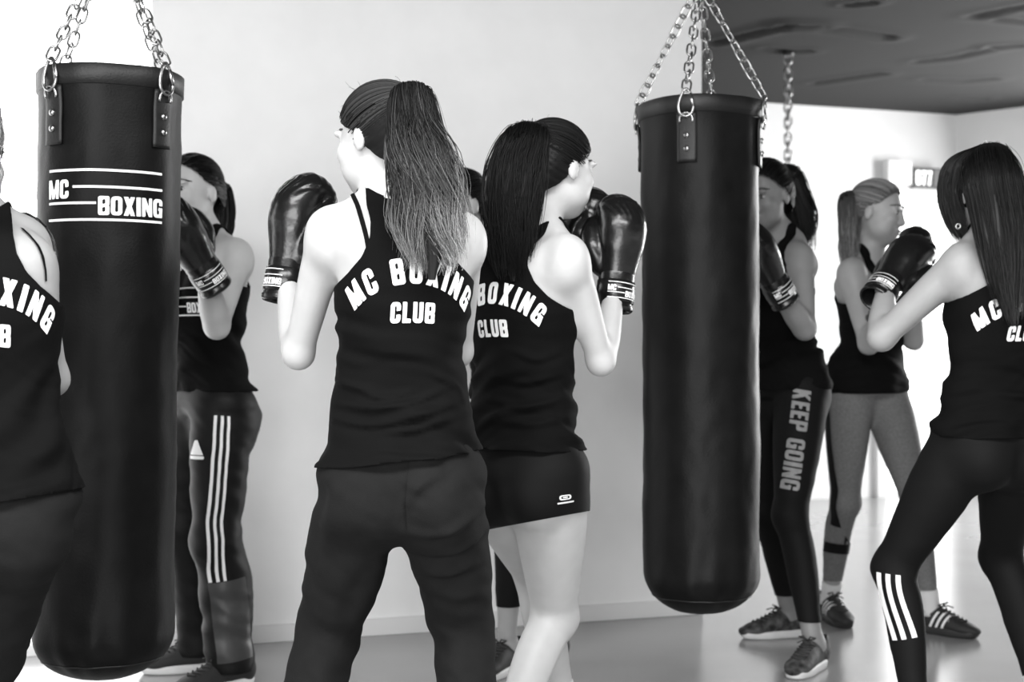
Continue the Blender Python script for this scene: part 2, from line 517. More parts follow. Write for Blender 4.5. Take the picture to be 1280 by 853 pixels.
# ------------------------------------------------------------------ glyphs
def g_box(X, Y, x0, y0, x1, y1, r=0.):
    dx = np.abs(X-(x0+x1)/2)-(x1-x0)/2+r; dy = np.abs(Y-(y0+y1)/2)-(y1-y0)/2+r
    return np.hypot(np.maximum(dx, 0), np.maximum(dy, 0))+np.minimum(np.maximum(dx, dy), 0)-r
def g_poly(X, Y, P):
    P = np.asarray(P, float); d = np.full(X.shape, -9.)
    if sum(P[i][0]*P[(i+1) % len(P)][1]-P[(i+1) % len(P)][0]*P[i][1] for i in range(len(P))) < 0: P = P[::-1]
    for i in range(len(P)):
        a, c = P[i], P[(i+1) % len(P)]; e = c-a; n = np.array([e[1], -e[0]])/np.hypot(*e)
        d = np.maximum(d, (X-a[0])*n[0]+(Y-a[1])*n[1])
    return d
GW = {'M': .76, 'C': .56, 'B': .58, 'O': .58, 'X': .60, 'I': .24, 'N': .58, 'G': .58, 'L': .46, 'U': .57, 'K': .62, 'E': .46,
      'P': .56, '0': .56, '7': .5, ' ': .3}
def glyph(ch, X, Y):
    w = GW[ch]; s = .215; mn = np.minimum; mx = np.maximum
    bx = lambda *a, r=.0: g_box(X, Y, *a, r)
    if ch in 'O0': return mx(bx(0, 0, w, 1, r=.2), -bx(s, .17, w-s, .83, r=.06))
    if ch == 'C': return mx(mx(bx(0, 0, w, 1, r=.2), -bx(s, .17, w-s, .83, r=.06)), -bx(w-s-.01, .40, w+.2, .60))
    if ch == 'G':
        d = mx(mx(bx(0, 0, w, 1, r=.2), -bx(s, .17, w-s, .83, r=.06)), -bx(w-s-.01, .52, w+.2, .64))
        return mn(d, mn(bx(w*.52, .38, w, .53), bx(w-s, 0, w, .5)))
    if ch == 'B':
        d = mx(bx(0, 0, w, 1, r=.10), -bx(s, .17, w-s, .43, r=.04)); d = mx(d, -bx(s, .58, w-s, .84, r=.04))
        return mx(d, -g_poly(X, Y, [(w+.01, .44), (w-.07, .51), (w+.01, .58)]))
    if ch == 'P': return mn(mx(bx(0, .38, w, 1, r=.12), -bx(s, .55, w-s, .84, r=.04)), bx(0, 0, s, 1))
    if ch == 'X': return mn(g_poly(X, Y, [(0, 0), (.24, 0), (w, 1), (w-.24, 1)]), g_poly(X, Y, [(0, 1), (.24, 1), (w, 0), (w-.24, 0)]))
    if ch == 'I': return bx(0, 0, w, 1)
    if ch == 'N': return mn(mn(bx(0, 0, .19, 1), bx(w-.19, 0, w, 1)), g_poly(X, Y, [(0, 1), (.2, 1), (w, 0), (w-.2, 0)]))
    if ch == 'M':
        d = mn(bx(0, 0, .19, 1), bx(w-.19, 0, w, 1))
        return mn(d, mn(g_poly(X, Y, [(0, 1), (.22, 1), (w/2+.1, 0), (w/2-.08, 0)]), g_poly(X, Y, [(w, 1), (w-.22, 1), (w/2-.1, 0), (w/2+.08, 0)])))
    if ch == 'L': return mn(bx(0, 0, s, 1), bx(0, 0, w, .19))
    if ch == 'U': return mx(bx(0, 0, w, 1.3, r=.2), mx(-bx(s, .17, w-s, 1.4, r=.06), Y-1))
    if ch == 'K': return mn(bx(0, 0, s, 1), mn(g_poly(X, Y, [(s-.05, .42), (s-.05, .68), (w-.24, 1), (w, 1)]), g_poly(X, Y, [(s, .55), (s+.16, .68), (w, 0), (w-.24, 0)])))
    if ch == 'E': return mn(mn(bx(0, 0, s, 1), bx(0, 0, w, .18)), mn(bx(0, .82, w, 1), bx(0, .42, w-.05, .58)))
    if ch == '7': return mn(bx(0, .82, w, 1), g_poly(X, Y, [(w-.24, 1), (w, 1), (.3, 0), (.06, 0)]))
def sdf_mesh(fn, x0, y0, x1, y1, h):
    """triangle mesh of the 2-D region where fn < 0"""
    xs = np.linspace(x0, x1, max(2, int(round((x1-x0)/h))+1)); ys = np.linspace(y0, y1, max(2, int(round((y1-y0)/h))+1))
    X, Y = np.meshgrid(xs, ys, indexing='ij')
    s = -fn(X, Y).ravel()
    n = len(ys); i = (np.arange(len(xs)-1)[:, None]*n+np.arange(n-1)[None]).ravel()
    T = np.concatenate([np.stack([i, i+n, i+n+1], 1), np.stack([i, i+n+1, i+1], 1)])
    V = np.stack([X.ravel(), Y.ravel(), 0*X.ravel()], 1)
    V, q, t = clip(V, T, s+1e-9)
    return V[:, :2], t
GCACHE = {}
def text2d(txt, height, gap=.1, arc=None, xs=1., bold=0., res=.07):
    """2-D mesh of a string centred on the origin (baseline y=0); arc = radius of an upward arch"""
    wid = sum(GW[c] for c in txt)+gap*(len(txt)-1)
    x = -wid/2; Vs = []; Ts = []; n = 0
    for c in txt:
        if c != ' ':
            key = (c, bold, res)
            if key not in GCACHE: GCACHE[key] = sdf_mesh(lambda X, Y: glyph(c, X, Y)-bold, -.06, -.06, GW[c]+.06, 1.06, res)
            v, t = GCACHE[key]
            v = v.copy()
            if arc:
                cx = (x+GW[c]/2)*height*xs; a = cx/arc
                lx = (v[:, 0]-GW[c]/2)*height*xs; ly = v[:, 1]*height
                v = np.stack([math.sin(a)*(arc+ly)+math.cos(a)*lx, math.cos(a)*(arc+ly)-math.sin(a)*lx-arc], 1)
            else:
                v = np.stack([(v[:, 0]+x)*height*xs, v[:, 1]*height], 1)
            Vs.append(v); Ts.append(t+n); n += len(v)
        x += GW[c]+gap
    return np.concatenate(Vs), np.concatenate(Ts)
def merge2d(parts):
    Vs = []; Ts = []; n = 0
    for v, t in parts: Vs.append(v); Ts.append(t+n); n += len(v)
    return np.concatenate(Vs), np.concatenate(Ts)
def bar2d(x0, y0, x1, y1, h=.01):
    return sdf_mesh(lambda X, Y: X*0-1., x0, y0, x1, y1, h)
def logo2d(w):
    """the four rules and two words of the club mark, width w, centred"""
    h = w*.235; p = []
    x0, x1 = -w/2, w/2; th = w*.020
    def rule(a, b, y): return bar2d(a, y-th/2, b, y+th/2, w*.02)
    lh = h*.66
    p.append(rule(x0, x1, h*.86)); p.append(rule(x0+w*.25, x1, h*.28)); p.append(rule(x0, x0+w*.44, -h*.28)); p.append(rule(x0, x1, -h*.86))
    v, t = text2d('MC', lh, .07, xs=.98); v = v+[x0-v[:, 0].min(), -h*.12]; p.append((v, t))
    v, t = text2d('BOXING', lh, .07, xs=1.0); v = v+[x1-v[:, 0].max(), -h*.70]; p.append((v, t))
    return merge2d(p)
def project(P, dirn, bvh, off):
    """drop points onto a surface along dirn; lift by off"""
    out = np.empty_like(P); d = Vector(dirn) if np.ndim(dirn) == 1 else None
    for i, p in enumerate(P):
        dd = d or Vector(dirn[i])
        hit, nor, _, _ = bvh.ray_cast(Vector(p)-dd*.3, dd, .8)
        if hit is None:
            hit, nor, _, _ = bvh.find_nearest(Vector(p))
        if nor.dot(dd) > 0: nor = -nor
        out[i] = hit+nor*off
    return out
def nearest(P, bvh, off):
    out = np.empty_like(P)
    for i, p in enumerate(P):
        hit, nor, _, _ = bvh.find_nearest(Vector(p)); out[i] = hit+nor*off
    return out
def bvh_of(V, Q):
    return BVHTree.FromPolygons([tuple(v) for v in V.tolist()], [tuple(q) for q in np.asarray(Q).tolist()])

# ------------------------------------------------------------------ chain, hardware
def link_pts(L, w, n=18):
    """stadium loop, long axis z, in the xz plane"""
    r = w/2; s = L/2-r; P = []
    for i in range(n//2+1):
        a = math.pi*i/(n//2); P.append((r*math.cos(a), 0, s+r*math.sin(a)))
    for i in range(n//2+1):
        a = math.pi+math.pi*i/(n//2); P.append((r*math.cos(a), 0, -s+r*math.sin(a)))
    return np.array(P)
def link_mesh(L, w, wire):
    b = MB(); b.sweep(link_pts(L, w), wire, 6, closed=True)
    return mk_mesh('chain_link', np.concatenate(b.V), np.concatenate(b.F4), M['steel'])
LINK = link_mesh(.042, .025, .0030)
def chain(A, B, parent, origin, L=.042, wire=.0030, twist=0., me=None):
    A = np.asarray(A, float); B = np.asarray(B, float)
    step = L-3.4*wire
    dist = np.linalg.norm(B-A); n = max(1, int(round(dist/step))); ax = unit(B-A)
    x = np.cross(ax, [0, 1, .3]); x = unit(x); y = np.cross(ax, x)
    for i in range(n):
        c = A+ax*dist*(i+.5)/n
        a = twist+(i % 2)*math.pi/2+.25*math.sin(i*2.3+twist)
        u = x*math.cos(a)+y*math.sin(a); v = np.cross(ax, u)
        mt = Matrix([[u[j], v[j], ax[j], c[j]-origin[j]] for j in range(3)]+[[0, 0, 0, 1]])
        o = obj('chain_link', me or LINK, parent); o.matrix_local = mt

def punching_bag(C, top, length, R, ang0, label, lean=(0, 0), logo=None, apex=.36):
    """C = (x, y) of the axis at the top, top = z of the rim"""
    root = empty('punching_bag', (C[0], C[1], 0))
    zb = top-length
    nth = 96
    th = np.arange(nth)/nth*2*np.pi
    prof = []
    for a in np.linspace(0, math.pi/2, 14)[1:]:
        prof.append((R*(.08+.92*math.sin(a))if a < 1.5 else R, zb+.12*(1-math.cos(a))))
    prof += [(R*(1+.002*math.sin(k*.9)), z) for k, z in enumerate(np.linspace(zb+.14, top-.16, 60))]
    prof += [(R*1.0, top-.13), (R*1.0, top-.09), (R*1.005, top-.052), (R*1.012, top-.046), (R*1.01, top-.04), (R*1.01, top-.012), (R*1.0, top), (R*.97, top-.004), (R*.95, top-.05), (R*.4, top-.075)]
    prof = np.array(prof)
    sq = lambda t: (1/np.maximum(np.abs(np.cos(t)), np.abs(np.sin(t))))
    def shape(r, z, t):
        k = np.clip((z-(top-.10))/.10, 0, 1)**1.2
        rr = r*((1-k)+k*(.82+.2*np.minimum(sq(t-ang0-math.pi/4), 1.30)))
        b = np.clip(1-(z-zb)/.30, 0, 1)
        rr = rr*(1+.02*b*np.sin(9*t+3*np.sin(2*t))*np.clip((z-zb)/.04, 0, 1))
        rr = rr+.004*noise(np.stack([np.cos(t)*2+9, np.sin(t)*2+5, z*4+0*t], 1))+.0016*noise(np.stack([np.cos(t)*6+9, np.sin(t)*6+5, z*26+0*t], 1))
        return rr
    def pt(t, z, r, off=0.):
        rr = shape(np.full_like(t, r), z, t)+off
        s = top-z
        return np.stack([rr*np.sin(t)+lean[0]*s, -rr*np.cos(t)+lean[1]*s, z+0*t], 1)
    V = []
    for r, z in prof: V.append(pt(th, np.full(nth, z), r))
    V = np.concatenate(V); m = len(prof)
    i = np.arange(m-1)[:, None]; j = np.arange(nth)[None]; j2 = (j+1) % nth
    Q = np.stack([i*nth+j, i*nth+j2, (i+1)*nth+j2, (i+1)*nth+j], -1).reshape(-1, 4)
    V = np.concatenate([V, [[lean[0]*length, lean[1]*length, zb]], [[0, 0, top-.075]]])
    T = np.array([[len(V)-2, (k+1) % nth, k] for k in range(nth)]+[[len(V)-1, (m-1)*nth+k, (m-1)*nth+(k+1) % nth] for k in range(nth)])
    body = obj('bag_body', mk_mesh('bag_body', V, (Q, T), M['leather']), root)
    # bottom seam cord and top hem band
    cord = MB(); cord.sweep(pt(th, np.full(nth, zb+.055), R*.853, .0), .0022, 5, closed=True); cord.build('bottom_seam', M['leather_strap'], body, True)
    band = MB(); n = nth
    Vb = np.concatenate([pt(th, np.full(nth, z), R*1.008, o) for z, o in ((top-.05, .0), (top-.048, .0035), (top-.004, .0035), (top-.001, .0))])
    Qb = np.concatenate([np.stack([k*n+np.arange(n), k*n+(np.arange(n)+1) % n, (k+1)*n+(np.arange(n)+1) % n, (k+1)*n+np.arange(n)], 1) for k in range(3)])
    band.add(Vb, Qb); band.build('top_hem', M['leather_strap'], body, True)
    ap = np.array([0, 0, top+apex])
    for q in range(4):
        a = ang0+q*math.pi/2
        w = .027/R
        st = MB()
        zz = np.linspace(top-.192, top-.052, 14); tt = np.linspace(a-w, a+w, 7)
        G = []
        for off in (.0075, .001):
            for z in zz: G.append(pt(tt, np.full(7, z), R*1.01, off+(.004*np.exp(-((tt-a)/(w*.6))**2)*(z > top-.06))))
        G = np.concatenate(G); nz_ = len(zz)
        ii = np.arange(nz_-1)[:, None]*7+np.arange(6)[None]
        q0 = np.stack([ii, ii+1, ii+8, ii+7], -1).reshape(-1, 4); o2 = nz_*7
        rim = [0, 1, 2, 3, 4, 5, 6]+[7*k+6 for k in range(1, nz_)]+[(nz_-1)*7+k for k in range(5, -1, -1)]+[7*k for k in range(nz_-2, 0, -1)]
        rq = [[rim[k], rim[k]+o2, rim[(k+1) % len(rim)]+o2, rim[(k+1) % len(rim)]] for k in range(len(rim))]
        st.add(G, np.concatenate([q0, q0[:, ::-1]+o2, rq]))
        so = st.build('strap', M['leather_strap'], root, True)
        for dz, du in ((-.116, 0), (-.154, 0)):
            rv = MB()
            c = pt(np.array([a+du]), np.array([top+dz]), R*1.01, .0095)[0]; nrm = np.array([math.sin(a), -math.cos(a), 0])
            tg = np.array([math.cos(a), math.sin(a), 0])
            ring = []
            for rr, hh in ((.0085, -.002), (.0085, .001), (.006, .0035), (.002, .0045)):
                for k in range(12):
                    f = k/12*2*math.pi; ring.append(c+nrm*hh+(tg*math.cos(f)+ZU*math.sin(f))*rr)
            rv.add(ring, [[l*12+k, l*12+(k+1) % 12, (l+1)*12+(k+1) % 12, (l+1)*12+k] for l in range(3) for k in range(12)])
            rv.build('rivet', M['steel'], so, True)
        c = pt(np.array([a]), np.array([top-.070]), R*1.01, .010)[0]
        nrm = np.array([math.sin(a), -math.cos(a), 0]); tg = np.array([math.cos(a), math.sin(a), 0])
        dring = MB()
        P = [c+tg*.019*math.cos(f)+ZU*(.020*math.sin(f)-.004)+nrm*.004*math.sin(f) for f in np.linspace(-.35, math.pi+.35, 18)]
        dring.sweep(P, .0032, 6); dring.build('d_ring', M['steel'], root, True)
        # carabiner: pear-shaped snap hook, wide end down in the ring
        hb = c+ZU*.006+nrm*.004; ht = np.array([math.sin(a)*(R*1.02+.012), -math.cos(a)*(R*1.02+.012), top+.014]); dirv = unit(ht-hb); cdir = unit(ap-ht)
        side = unit(np.cross(dirv, nrm)); hl = np.linalg.norm(ht-hb); P = []
        for f in np.linspace(0, 2*math.pi, 36, endpoint=False):
            s_ = .5-.5*math.cos(f); wd = .027*(1-.50*s_)
            P.append(hb+dirv*(hl*s_)+side*wd*math.sin(f)*(1 if s_ < .9 else .95))
        cb = MB(); cb.sweep(P, .0042, 7, closed=True); co = cb.build('carabiner', M['steel'], root, True)
        gt = MB(); gt.sweep([P[7]+side*.0002, P[13]], .0052, 7); gt.build('gate_sleeve', M['steel'], co, True)
        chain(ht-cdir*.004, ap-cdir*.012, root, (0, 0, 0), twist=q*.7)
    sw = MB()
    P = [ap+np.array([.020*math.cos(f), .004*math.sin(2*f), .020*math.sin(f)]) for f in np.linspace(0, 2*math.pi, 24, endpoint=False)]
    sw.sweep(P, .005, 8, closed=True); sw.build('swivel_ring', M['steel'], root, True)
    hk = MB()
    hk.sweep([ap+[0, 0, .012], ap+[.016, 0, .026], ap+[.018, 0, .046], ap+[0, 0, .058], ap+[-.018, 0, .046], ap+[-.013, 0, .03]], .005, 8)
    hk.sweep([ap+[0, 0, .056], ap+[0, 0, .10]], .008, 10)
    hk.build('swivel_hook', M['steel'], root, True)
    chain(ap+[0, 0, .095], np.array([0, 0, CEIL-.03]), root, (0, 0, 0), twist=.4)
    pl = MB(); pl.sweep([(0, 0, CEIL-.036), (0, 0, CEIL-.014)], .05, 20); pl.build('ceiling_plate', M['steel'], root, True)
    if logo:
        ang, zc, w = logo
        v, t = logo2d(w)
        tt = ang+v[:, 0]/R; zv = zc+v[:, 1]
        P = np.stack([pt(tt[k:k+1], zv[k:k+1], R, .0022)[0] for k in range(len(tt))])
        obj('bag_logo', mk_mesh('bag_logo', P, t, M['print']), body)['label'] = 'white club lettering between four rules'
    tag(root, label, 'punching bag', 'punching bags')
    return root
BR = .172
cl = W(139, 100, 3.55); cr = W(875, 128, 4.2)
bag_l = punching_bag((cl[0], 3.55), 1.02+(HOR-96)/F*3.55, 1.50, BR, -.55, 'black leather punching bag printed with white club lettering', (-.013, .0), logo=(.20, 1.02+(HOR-246)/F*3.42, .292))
bag_r = punching_bag((cr[0], 4.2), 1.02+(HOR-131)/F*4.2, 1.50, BR, -.34, 'plain black leather punching bag hanging beside the end of the partition', (.002, 0))
# a chain hanging from the ceiling of the hall
hc = empty('hanging_chain', (0, 0, 0)); dC = (CEIL-CAMH)*F/(HOR-65)
cx = (985-640)/F*dC; hc.location = (cx, dC, CEIL)
BIGL = link_mesh(.07, .04, .0065)
chain((0, 0, -.012), (0, 0, -.82), hc, (0, 0, 0), L=.07, wire=.0065, me=BIGL)
b = MB(); b.sweep([(0, 0, -.022), (0, 0, -.0)], .035, 20); b.build('ceiling_plate', M['screen'], hc, True)
tag(hc, 'steel chain hanging alone from the dark ceiling', 'chain')
# timer and lit sign above the glazed door
def on_far(px, y):
    s = s_far(px); p = C0+WU*s; return s, CAMH+(HOR-y)/F*p[1]
def far_box(name, px0, y0, px1, y1, t0, t1, m, parent=None):
    s0, z1 = on_far(px0, y0); s1, z0 = on_far(px1, y1)
    b = MB(); b.box((s0, t0, z0), (s1, t1, z1), M=[WU, WN, ZU], o=C0)
    return b.build(name, m, parent)
tm = empty('interval_timer', (0, 0, 0))
far_box('housing', 1132, 211, 1170, 238, .055, .10, M['screen'], tm)
far_box('side_panel', 1157, 214, 1168, 235, .10, .105, M['screen_grey'], tm)
far_box('wall_bracket', 1145, 216, 1157, 233, .0005, .055, M['screen_grey'], tm)
s0, z0 = on_far(1144.5, 233.5); s1, z1 = on_far(1144.5, 215.5)
v, t = text2d('077', z1-z0, .08, xs=.76, bold=.0)
P = C0+WU*s0+WN*.103+np.outer(v[:, 0], WU)+np.outer(v[:, 1]+z0, ZU)
obj('digits', mk_mesh('digits', P, t, M['digit'], False), tm)['label'] = 'glowing digits'
tag(tm, 'black wall timer with glowing white digits above the glazed door', 'timer')
sg = empty('light_box', (0, 0, 0))
far_box('housing', 1102, 202, 1131, 233, .0005, .09, M['white'], sg)
far_box('lit_face', 1104, 205, 1129, 231, .0905, .096, M['lightbox'], sg)
tag(sg, 'white lit box on the wall beside the timer', 'sign')

# ------------------------------------------------------------------ boxing glove (built once per hand, then placed)
def glove_meshes(left):
    g = Grid((-.10, -.12, -.10), (.12, .10, .25), .004)
    X = (1, 0, 0)
    g.tube([(0, 0, .0), (0, .002, .05), (0, .006, .10), (0, .002, .145), (-.002, -.022, .182), (-.004, -.054, .172), (-.004, -.066, .145)],
           [(.044, .040, .040), (.053, .047, .047), (.062, .054, .054), (.064, .056, .056), (.060, .044, .046), (.052, .032, .036), (.045, .02, .02)], X, .012)
    g.ell((0, -.03, .10), (.05, .045, .055), k=.02)
    g.tube([(.040, -.018, .03), (.062, -.030, .075), (.060, -.044, .12), (.048, -.055, .145)], [.024, .028, .026, .021], X, .009)
    V, Q = surfnet(g.a, g.ax); V = relax(V, Q, 2)
    # gathered leather creases over the knuckles
    N = vnormals(V, Q)
    w = np.exp(-((V[:, 2]-.185)/.025)**2)*np.clip(V[:, 1]*20+.9, 0, 1)
    V = V+N*(w*.0013*np.sin(V[:, 0]*420+2*np.sin(V[:, 2]*90)))[:, None]
    V = V+N*(.0012*noise(V*38))[:, None]
    cut = -(V[:, 2]+.002)
    V, q4, q3 = clip(V, Q, -cut)
    def ringed(prof, n=40):
        th = np.arange(n)/n*2*np.pi
        P = np.concatenate([np.stack([a*np.cos(th), b*np.sin(th), z+0*th], 1) for a, b, z in prof])
        i = np.arange(len(prof)-1)[:, None]; j = np.arange(n)[None]; j2 = (j+1) % n
        return P, np.stack([i*n+j, i*n+j2, (i+1)*n+j2, (i+1)*n+j], -1).reshape(-1, 4)
    cv, cq = ringed([(.036, .033, -.03), (.041, .038, -.074), (.045, .042, -.079), (.049, .046, -.074), (.049, .046, -.066), (.046, .043, -.062), (.046, .043, -.01), (.048, .044, .012), (.044, .04, .03)])
    sv, sq = ringed([(.0462, .0432, -.058), (.0490, .0460, -.0565), (.0500, .0466, -.03), (.0490, .0460, -.0035), (.0462, .0432, -.002)])
    lv, lt = logo2d(.098)
    sgn = 1 if left else -1
    a = lv[:, 0]/.048
    lp = np.stack([sgn*np.sin(a)*.0508, np.cos(a)*.0474, lv[:, 1]*.98-.030], 1)
    if left:
        V = V*[-1, 1, 1]; q4 = q4[:, ::-1]; q3 = q3[:, ::-1]
        lp = lp*[-1, 1, 1]      # mirrored with the hand, read the right way round below
        lp = lp*[1, 1, 1]
    return (mk_mesh('mitt', V, (q4, q3), M['glove']), mk_mesh('wrist_cuff', cv, cq, M['glove']), mk_mesh('wrist_strap', sv, sq, M['glove']),
            mk_mesh('strap_lettering', lp, lt, M['print'], False))
GLOVE = {'R': glove_meshes(False), 'L': glove_meshes(True)}
def place_glove(person, wrist, f, bk, hand, origin):
    f = unit(f); bk = np.asarray(bk, float); bk = unit(bk-(bk@f)*f)
    x = np.cross(bk, f)                  # thumb side for a right hand; the left meshes are mirrored in x
    mt = Matrix([[x[j], bk[j], f[j], wrist[j]-origin[j]] for j in range(3)]+[[0, 0, 0, 1]])
    mi, cu, st, le = GLOVE[hand]
    o = obj('boxing_glove', mi, person); o.matrix_local = mt
    obj('wrist_cuff', cu, o)
    s = obj('wrist_strap', st, o); obj('strap_lettering', le, o)['label'] = 'white club lettering'
    return o

# ------------------------------------------------------------------ shoe (origin on the ground under the ankle, toe along +y)
def shoe_meshes():
    g = Grid((-.07, -.11, -.01), (.07, .22, .14), .004)
    X = (1, 0, 0)
    g.tube([(0, -.050, .045), (0, -.005, .052), (0, .055, .050), (0, .105, .038), (0, .155, .030), (0, .172, .027)],
           [(.031, .04, .04), (.034, .048, .045), (.038, .044, .04), (.043, .032, .03), (.038, .022, .022), (.028, .016, .016)], X, .02)
    g.tube([(0, -.045, .06), (0, -.048, .09)], [.030, .030], X, .03)
    g.tube([(0, .0, .07), (0, .03, .10)], [(.030, .02), (.026, .010)], X, .02)
    V, Q = surfnet(g.a, g.ax); V = relax(V, Q, 2)
    col = V[:, 2]-(.088+.02*np.cos(np.clip((V[:, 1]-.0)/.06, -1.2, 1.2)*math.pi)*-1)
    V, q4, q3 = clip(V, Q, np.minimum(V[:, 2]-.012, -col))
    up = mk_mesh('upper', V, (q4, q3), M['shoe'])
    P = []
    out = []
    for t in np.linspace(0, 2*math.pi, 48, endpoint=False):
        y = .058+.132*math.sin(t); w = (.038+.010*max(0, math.sin(t))-.004*math.exp(-((y-.03)/.03)**2))
        c = math.cos(t); out.append((w*math.copysign(abs(c)**.75, c), y))
    out = np.array(out); out[:, 1] = .052+(out[:, 1]-.058)
    n = len(out); prof = [(.94, .0), (1.0, .006), (1.03, .018), (1.02, .026), (.96, .028)]
    Vs = []
    for k, z in prof:
        toe = np.clip((out[:, 1]-.12)/.07, 0, 1)
        Vs.append(np.stack([out[:, 0]*k, .052+(out[:, 1]-.052)*k, z+.010*toe*(.3+z*20)*.5+(.006*np.clip(-out[:, 1]/.06, 0, 1) if z > .02 else 0)], 1))
    Vs = np.concatenate(Vs); m = len(prof)
    i = np.arange(m-1)[:, None]; j = np.arange(n)[None]; j2 = (j+1) % n
    Q = np.stack([i*n+j, i*n+j2, (i+1)*n+j2, (i+1)*n+j], -1).reshape(-1, 4)
    Vs = np.concatenate([Vs, [[0, .05, .0]], [[0, .05, .028]]])
    T = [[len(Vs)-2, (k+1) % n, k] for k in range(n)]+[[len(Vs)-1, (m-1)*n+k, (m-1)*n+(k+1) % n] for k in range(n)]
    sole = mk_mesh('sole', Vs, (Q, np.array(T)), M['rubber'])
    bv = bvh_of(V, np.concatenate([np.c_[q4[:, [0, 1, 2]]], q4[:, [0, 2, 3]], q3]))
    lc = MB()
    for k in range(6):
        y0 = .048+.016*k
        for s in (-1, 1):
            pp = np.array([[s*x, y0+.014*(.022-abs(x))/.022, .12] for x in np.linspace(-.022, .022, 9)])
            pp = project(pp, (0, 0, -1), bv, .0025); lc.sweep(pp, .003, 5)
    for s in (-1, 1):
        c = project(np.array([[0, .046, .13]]), (0, 0, -1), bv, .003)[0]
        lc.sweep([c, c+[s*.012, .01, .016], c+[s*.028, .006, .012], c+[s*.018, -.008, .006], c], .0026, 5)
        lc.sweep([c, c+[s*.01, .014, .004], c+[s*.024, .03, -.004]], .0024, 5)
    lV = np.concatenate(lc.V); laces = mk_mesh('laces', lV, (np.concatenate(lc.F4), np.concatenate(lc.F3)), M['lace'])
    return up, sole, laces, bv
SHOE_UP, SHOE_SOLE, SHOE_LACES, SHOE_BVH = shoe_meshes()
def stripes_mesh():
    parts = []
    for s in (-1, 1):
        for k in range(3):
            v, t = bar2d(-.005, 0, .005, .055, .004)
            y = .015+.024*k+v[:, 0]+v[:, 1]*.55; z = .028+v[:, 1]
            P = np.stack([s*.08+0*y, y, z], 1)
            parts.append((project(P, (-s, 0, 0), SHOE_BVH, .002), t))
    V = np.concatenate([p[0] for p in parts]); n = 0; T = []
    for p, t in parts: T.append(t+n); n += len(p)
    return mk_mesh('side_stripes', V, np.concatenate(T), M['stripe'])
SHOE_STRIPES = stripes_mesh()
def variant(me, m):
    c = me.copy(); c.materials.clear(); c.materials.append(m); return c
SHOE_UP_PAT = variant(SHOE_UP, M['shoe_pat']); SHOE_SOLE_D = variant(SHOE_SOLE, M['rubber_dark'])
def place_shoe(person, ground, toe, origin, style='plain'):
    t = unit([toe[0], toe[1], 0]); x = np.array([t[1], -t[0], 0])
    mt = Matrix([[x[j], t[j], ZU[j], ground[j]-origin[j]] for j in range(3)]+[[0, 0, 0, 1]])
    o = obj('shoe', SHOE_UP_PAT if style == 'pattern' else SHOE_UP, person); o.matrix_local = mt
    obj('sole', SHOE_SOLE_D if style == 'stripes' else SHOE_SOLE, o); obj('laces', SHOE_LACES, o)
    if style == 'stripes': obj('side_stripes', SHOE_STRIPES, o)

# ------------------------------------------------------------------ posing helpers
def reach(A, px, py, L, away=True):
    """point on the sight line of (px, py) at distance L from A"""
    r = np.array([(px-640)/F, 1, (HOR-py)/F]); o = np.array([0, 0, CAMH])-A
    a = r@r; b_ = 2*(r@o); c = o@o-L*L; D = b_*b_-4*a*c
    if D <= 0: t = -b_/(2*a)
    else: t = (-b_+(1 if away else -1)*math.sqrt(D))/(2*a)
    p = np.array([0, 0, CAMH])+r*t
    return p
def ik(A, B, l1, l2, pole):
    d = np.linalg.norm(B-A); u = (B-A)/d
    if d > (l1+l2)*.995: l1, l2 = l1*d/(l1+l2)*1.006, l2*d/(l1+l2)*1.006
    x = (d*d+l1*l1-l2*l2)/(2*d); h = math.sqrt(max(l1*l1-x*x, 0))
    p = np.asarray(pole, float); p = unit(p-(p@u)*u)
    return A+u*x+p*h
def ground(px, d): return np.array([(px-640)/F*d, d, .085])
def rgt(f): return unit([f[1], -f[0], 0])

def strip2mesh(center, across, w0, w1, n_across=4):
    """ribbon grid around a 3-D path: rows of points; returns V, quads"""
    n = len(center); s = np.linspace(w0, w1, n_across)
    V = center[:, None]+across[:, None]*s[None, :, None]
    i = np.arange(n-1)[:, None]*n_across+np.arange(n_across-1)[None]
    return V.reshape(-1, 3), np.stack([i, i+1, i+n_across+1, i+n_across], -1).reshape(-1, 4)

# ------------------------------------------------------------------ hair
def lock_mesh(paths, radii, tones, sides=3):
    """paths (n, m, 3), radii (n, m), tones (n, m) -> V, quads, tone"""
    n, m, _ = paths.shape
    T = np.gradient(paths, axis=1); T /= np.linalg.norm(T, axis=2)[..., None]+1e-9
    ref = np.array([.3, .5, .81]); A = np.cross(T, ref); A /= np.linalg.norm(A, axis=2)[..., None]+1e-9
    B = np.cross(T, A); th = np.arange(sides)/sides*2*np.pi
    V = paths[:, :, None]+radii[:, :, None, None]*(np.cos(th)[:, None]*A[:, :, None]+np.sin(th)[:, None]*B[:, :, None])
    b = (np.arange(n)*m*sides)[:, None, None]; i = (np.arange(m-1)*sides)[None, :, None]; j = np.arange(sides)[None, None]; j2 = (j+1) % sides
    Q = np.stack([b+i+j, b+i+j2, b+i+sides+j2, b+i+sides+j], -1).reshape(-1, 4)
    return V.reshape(-1, 3), Q, np.repeat(tones.ravel(), sides)
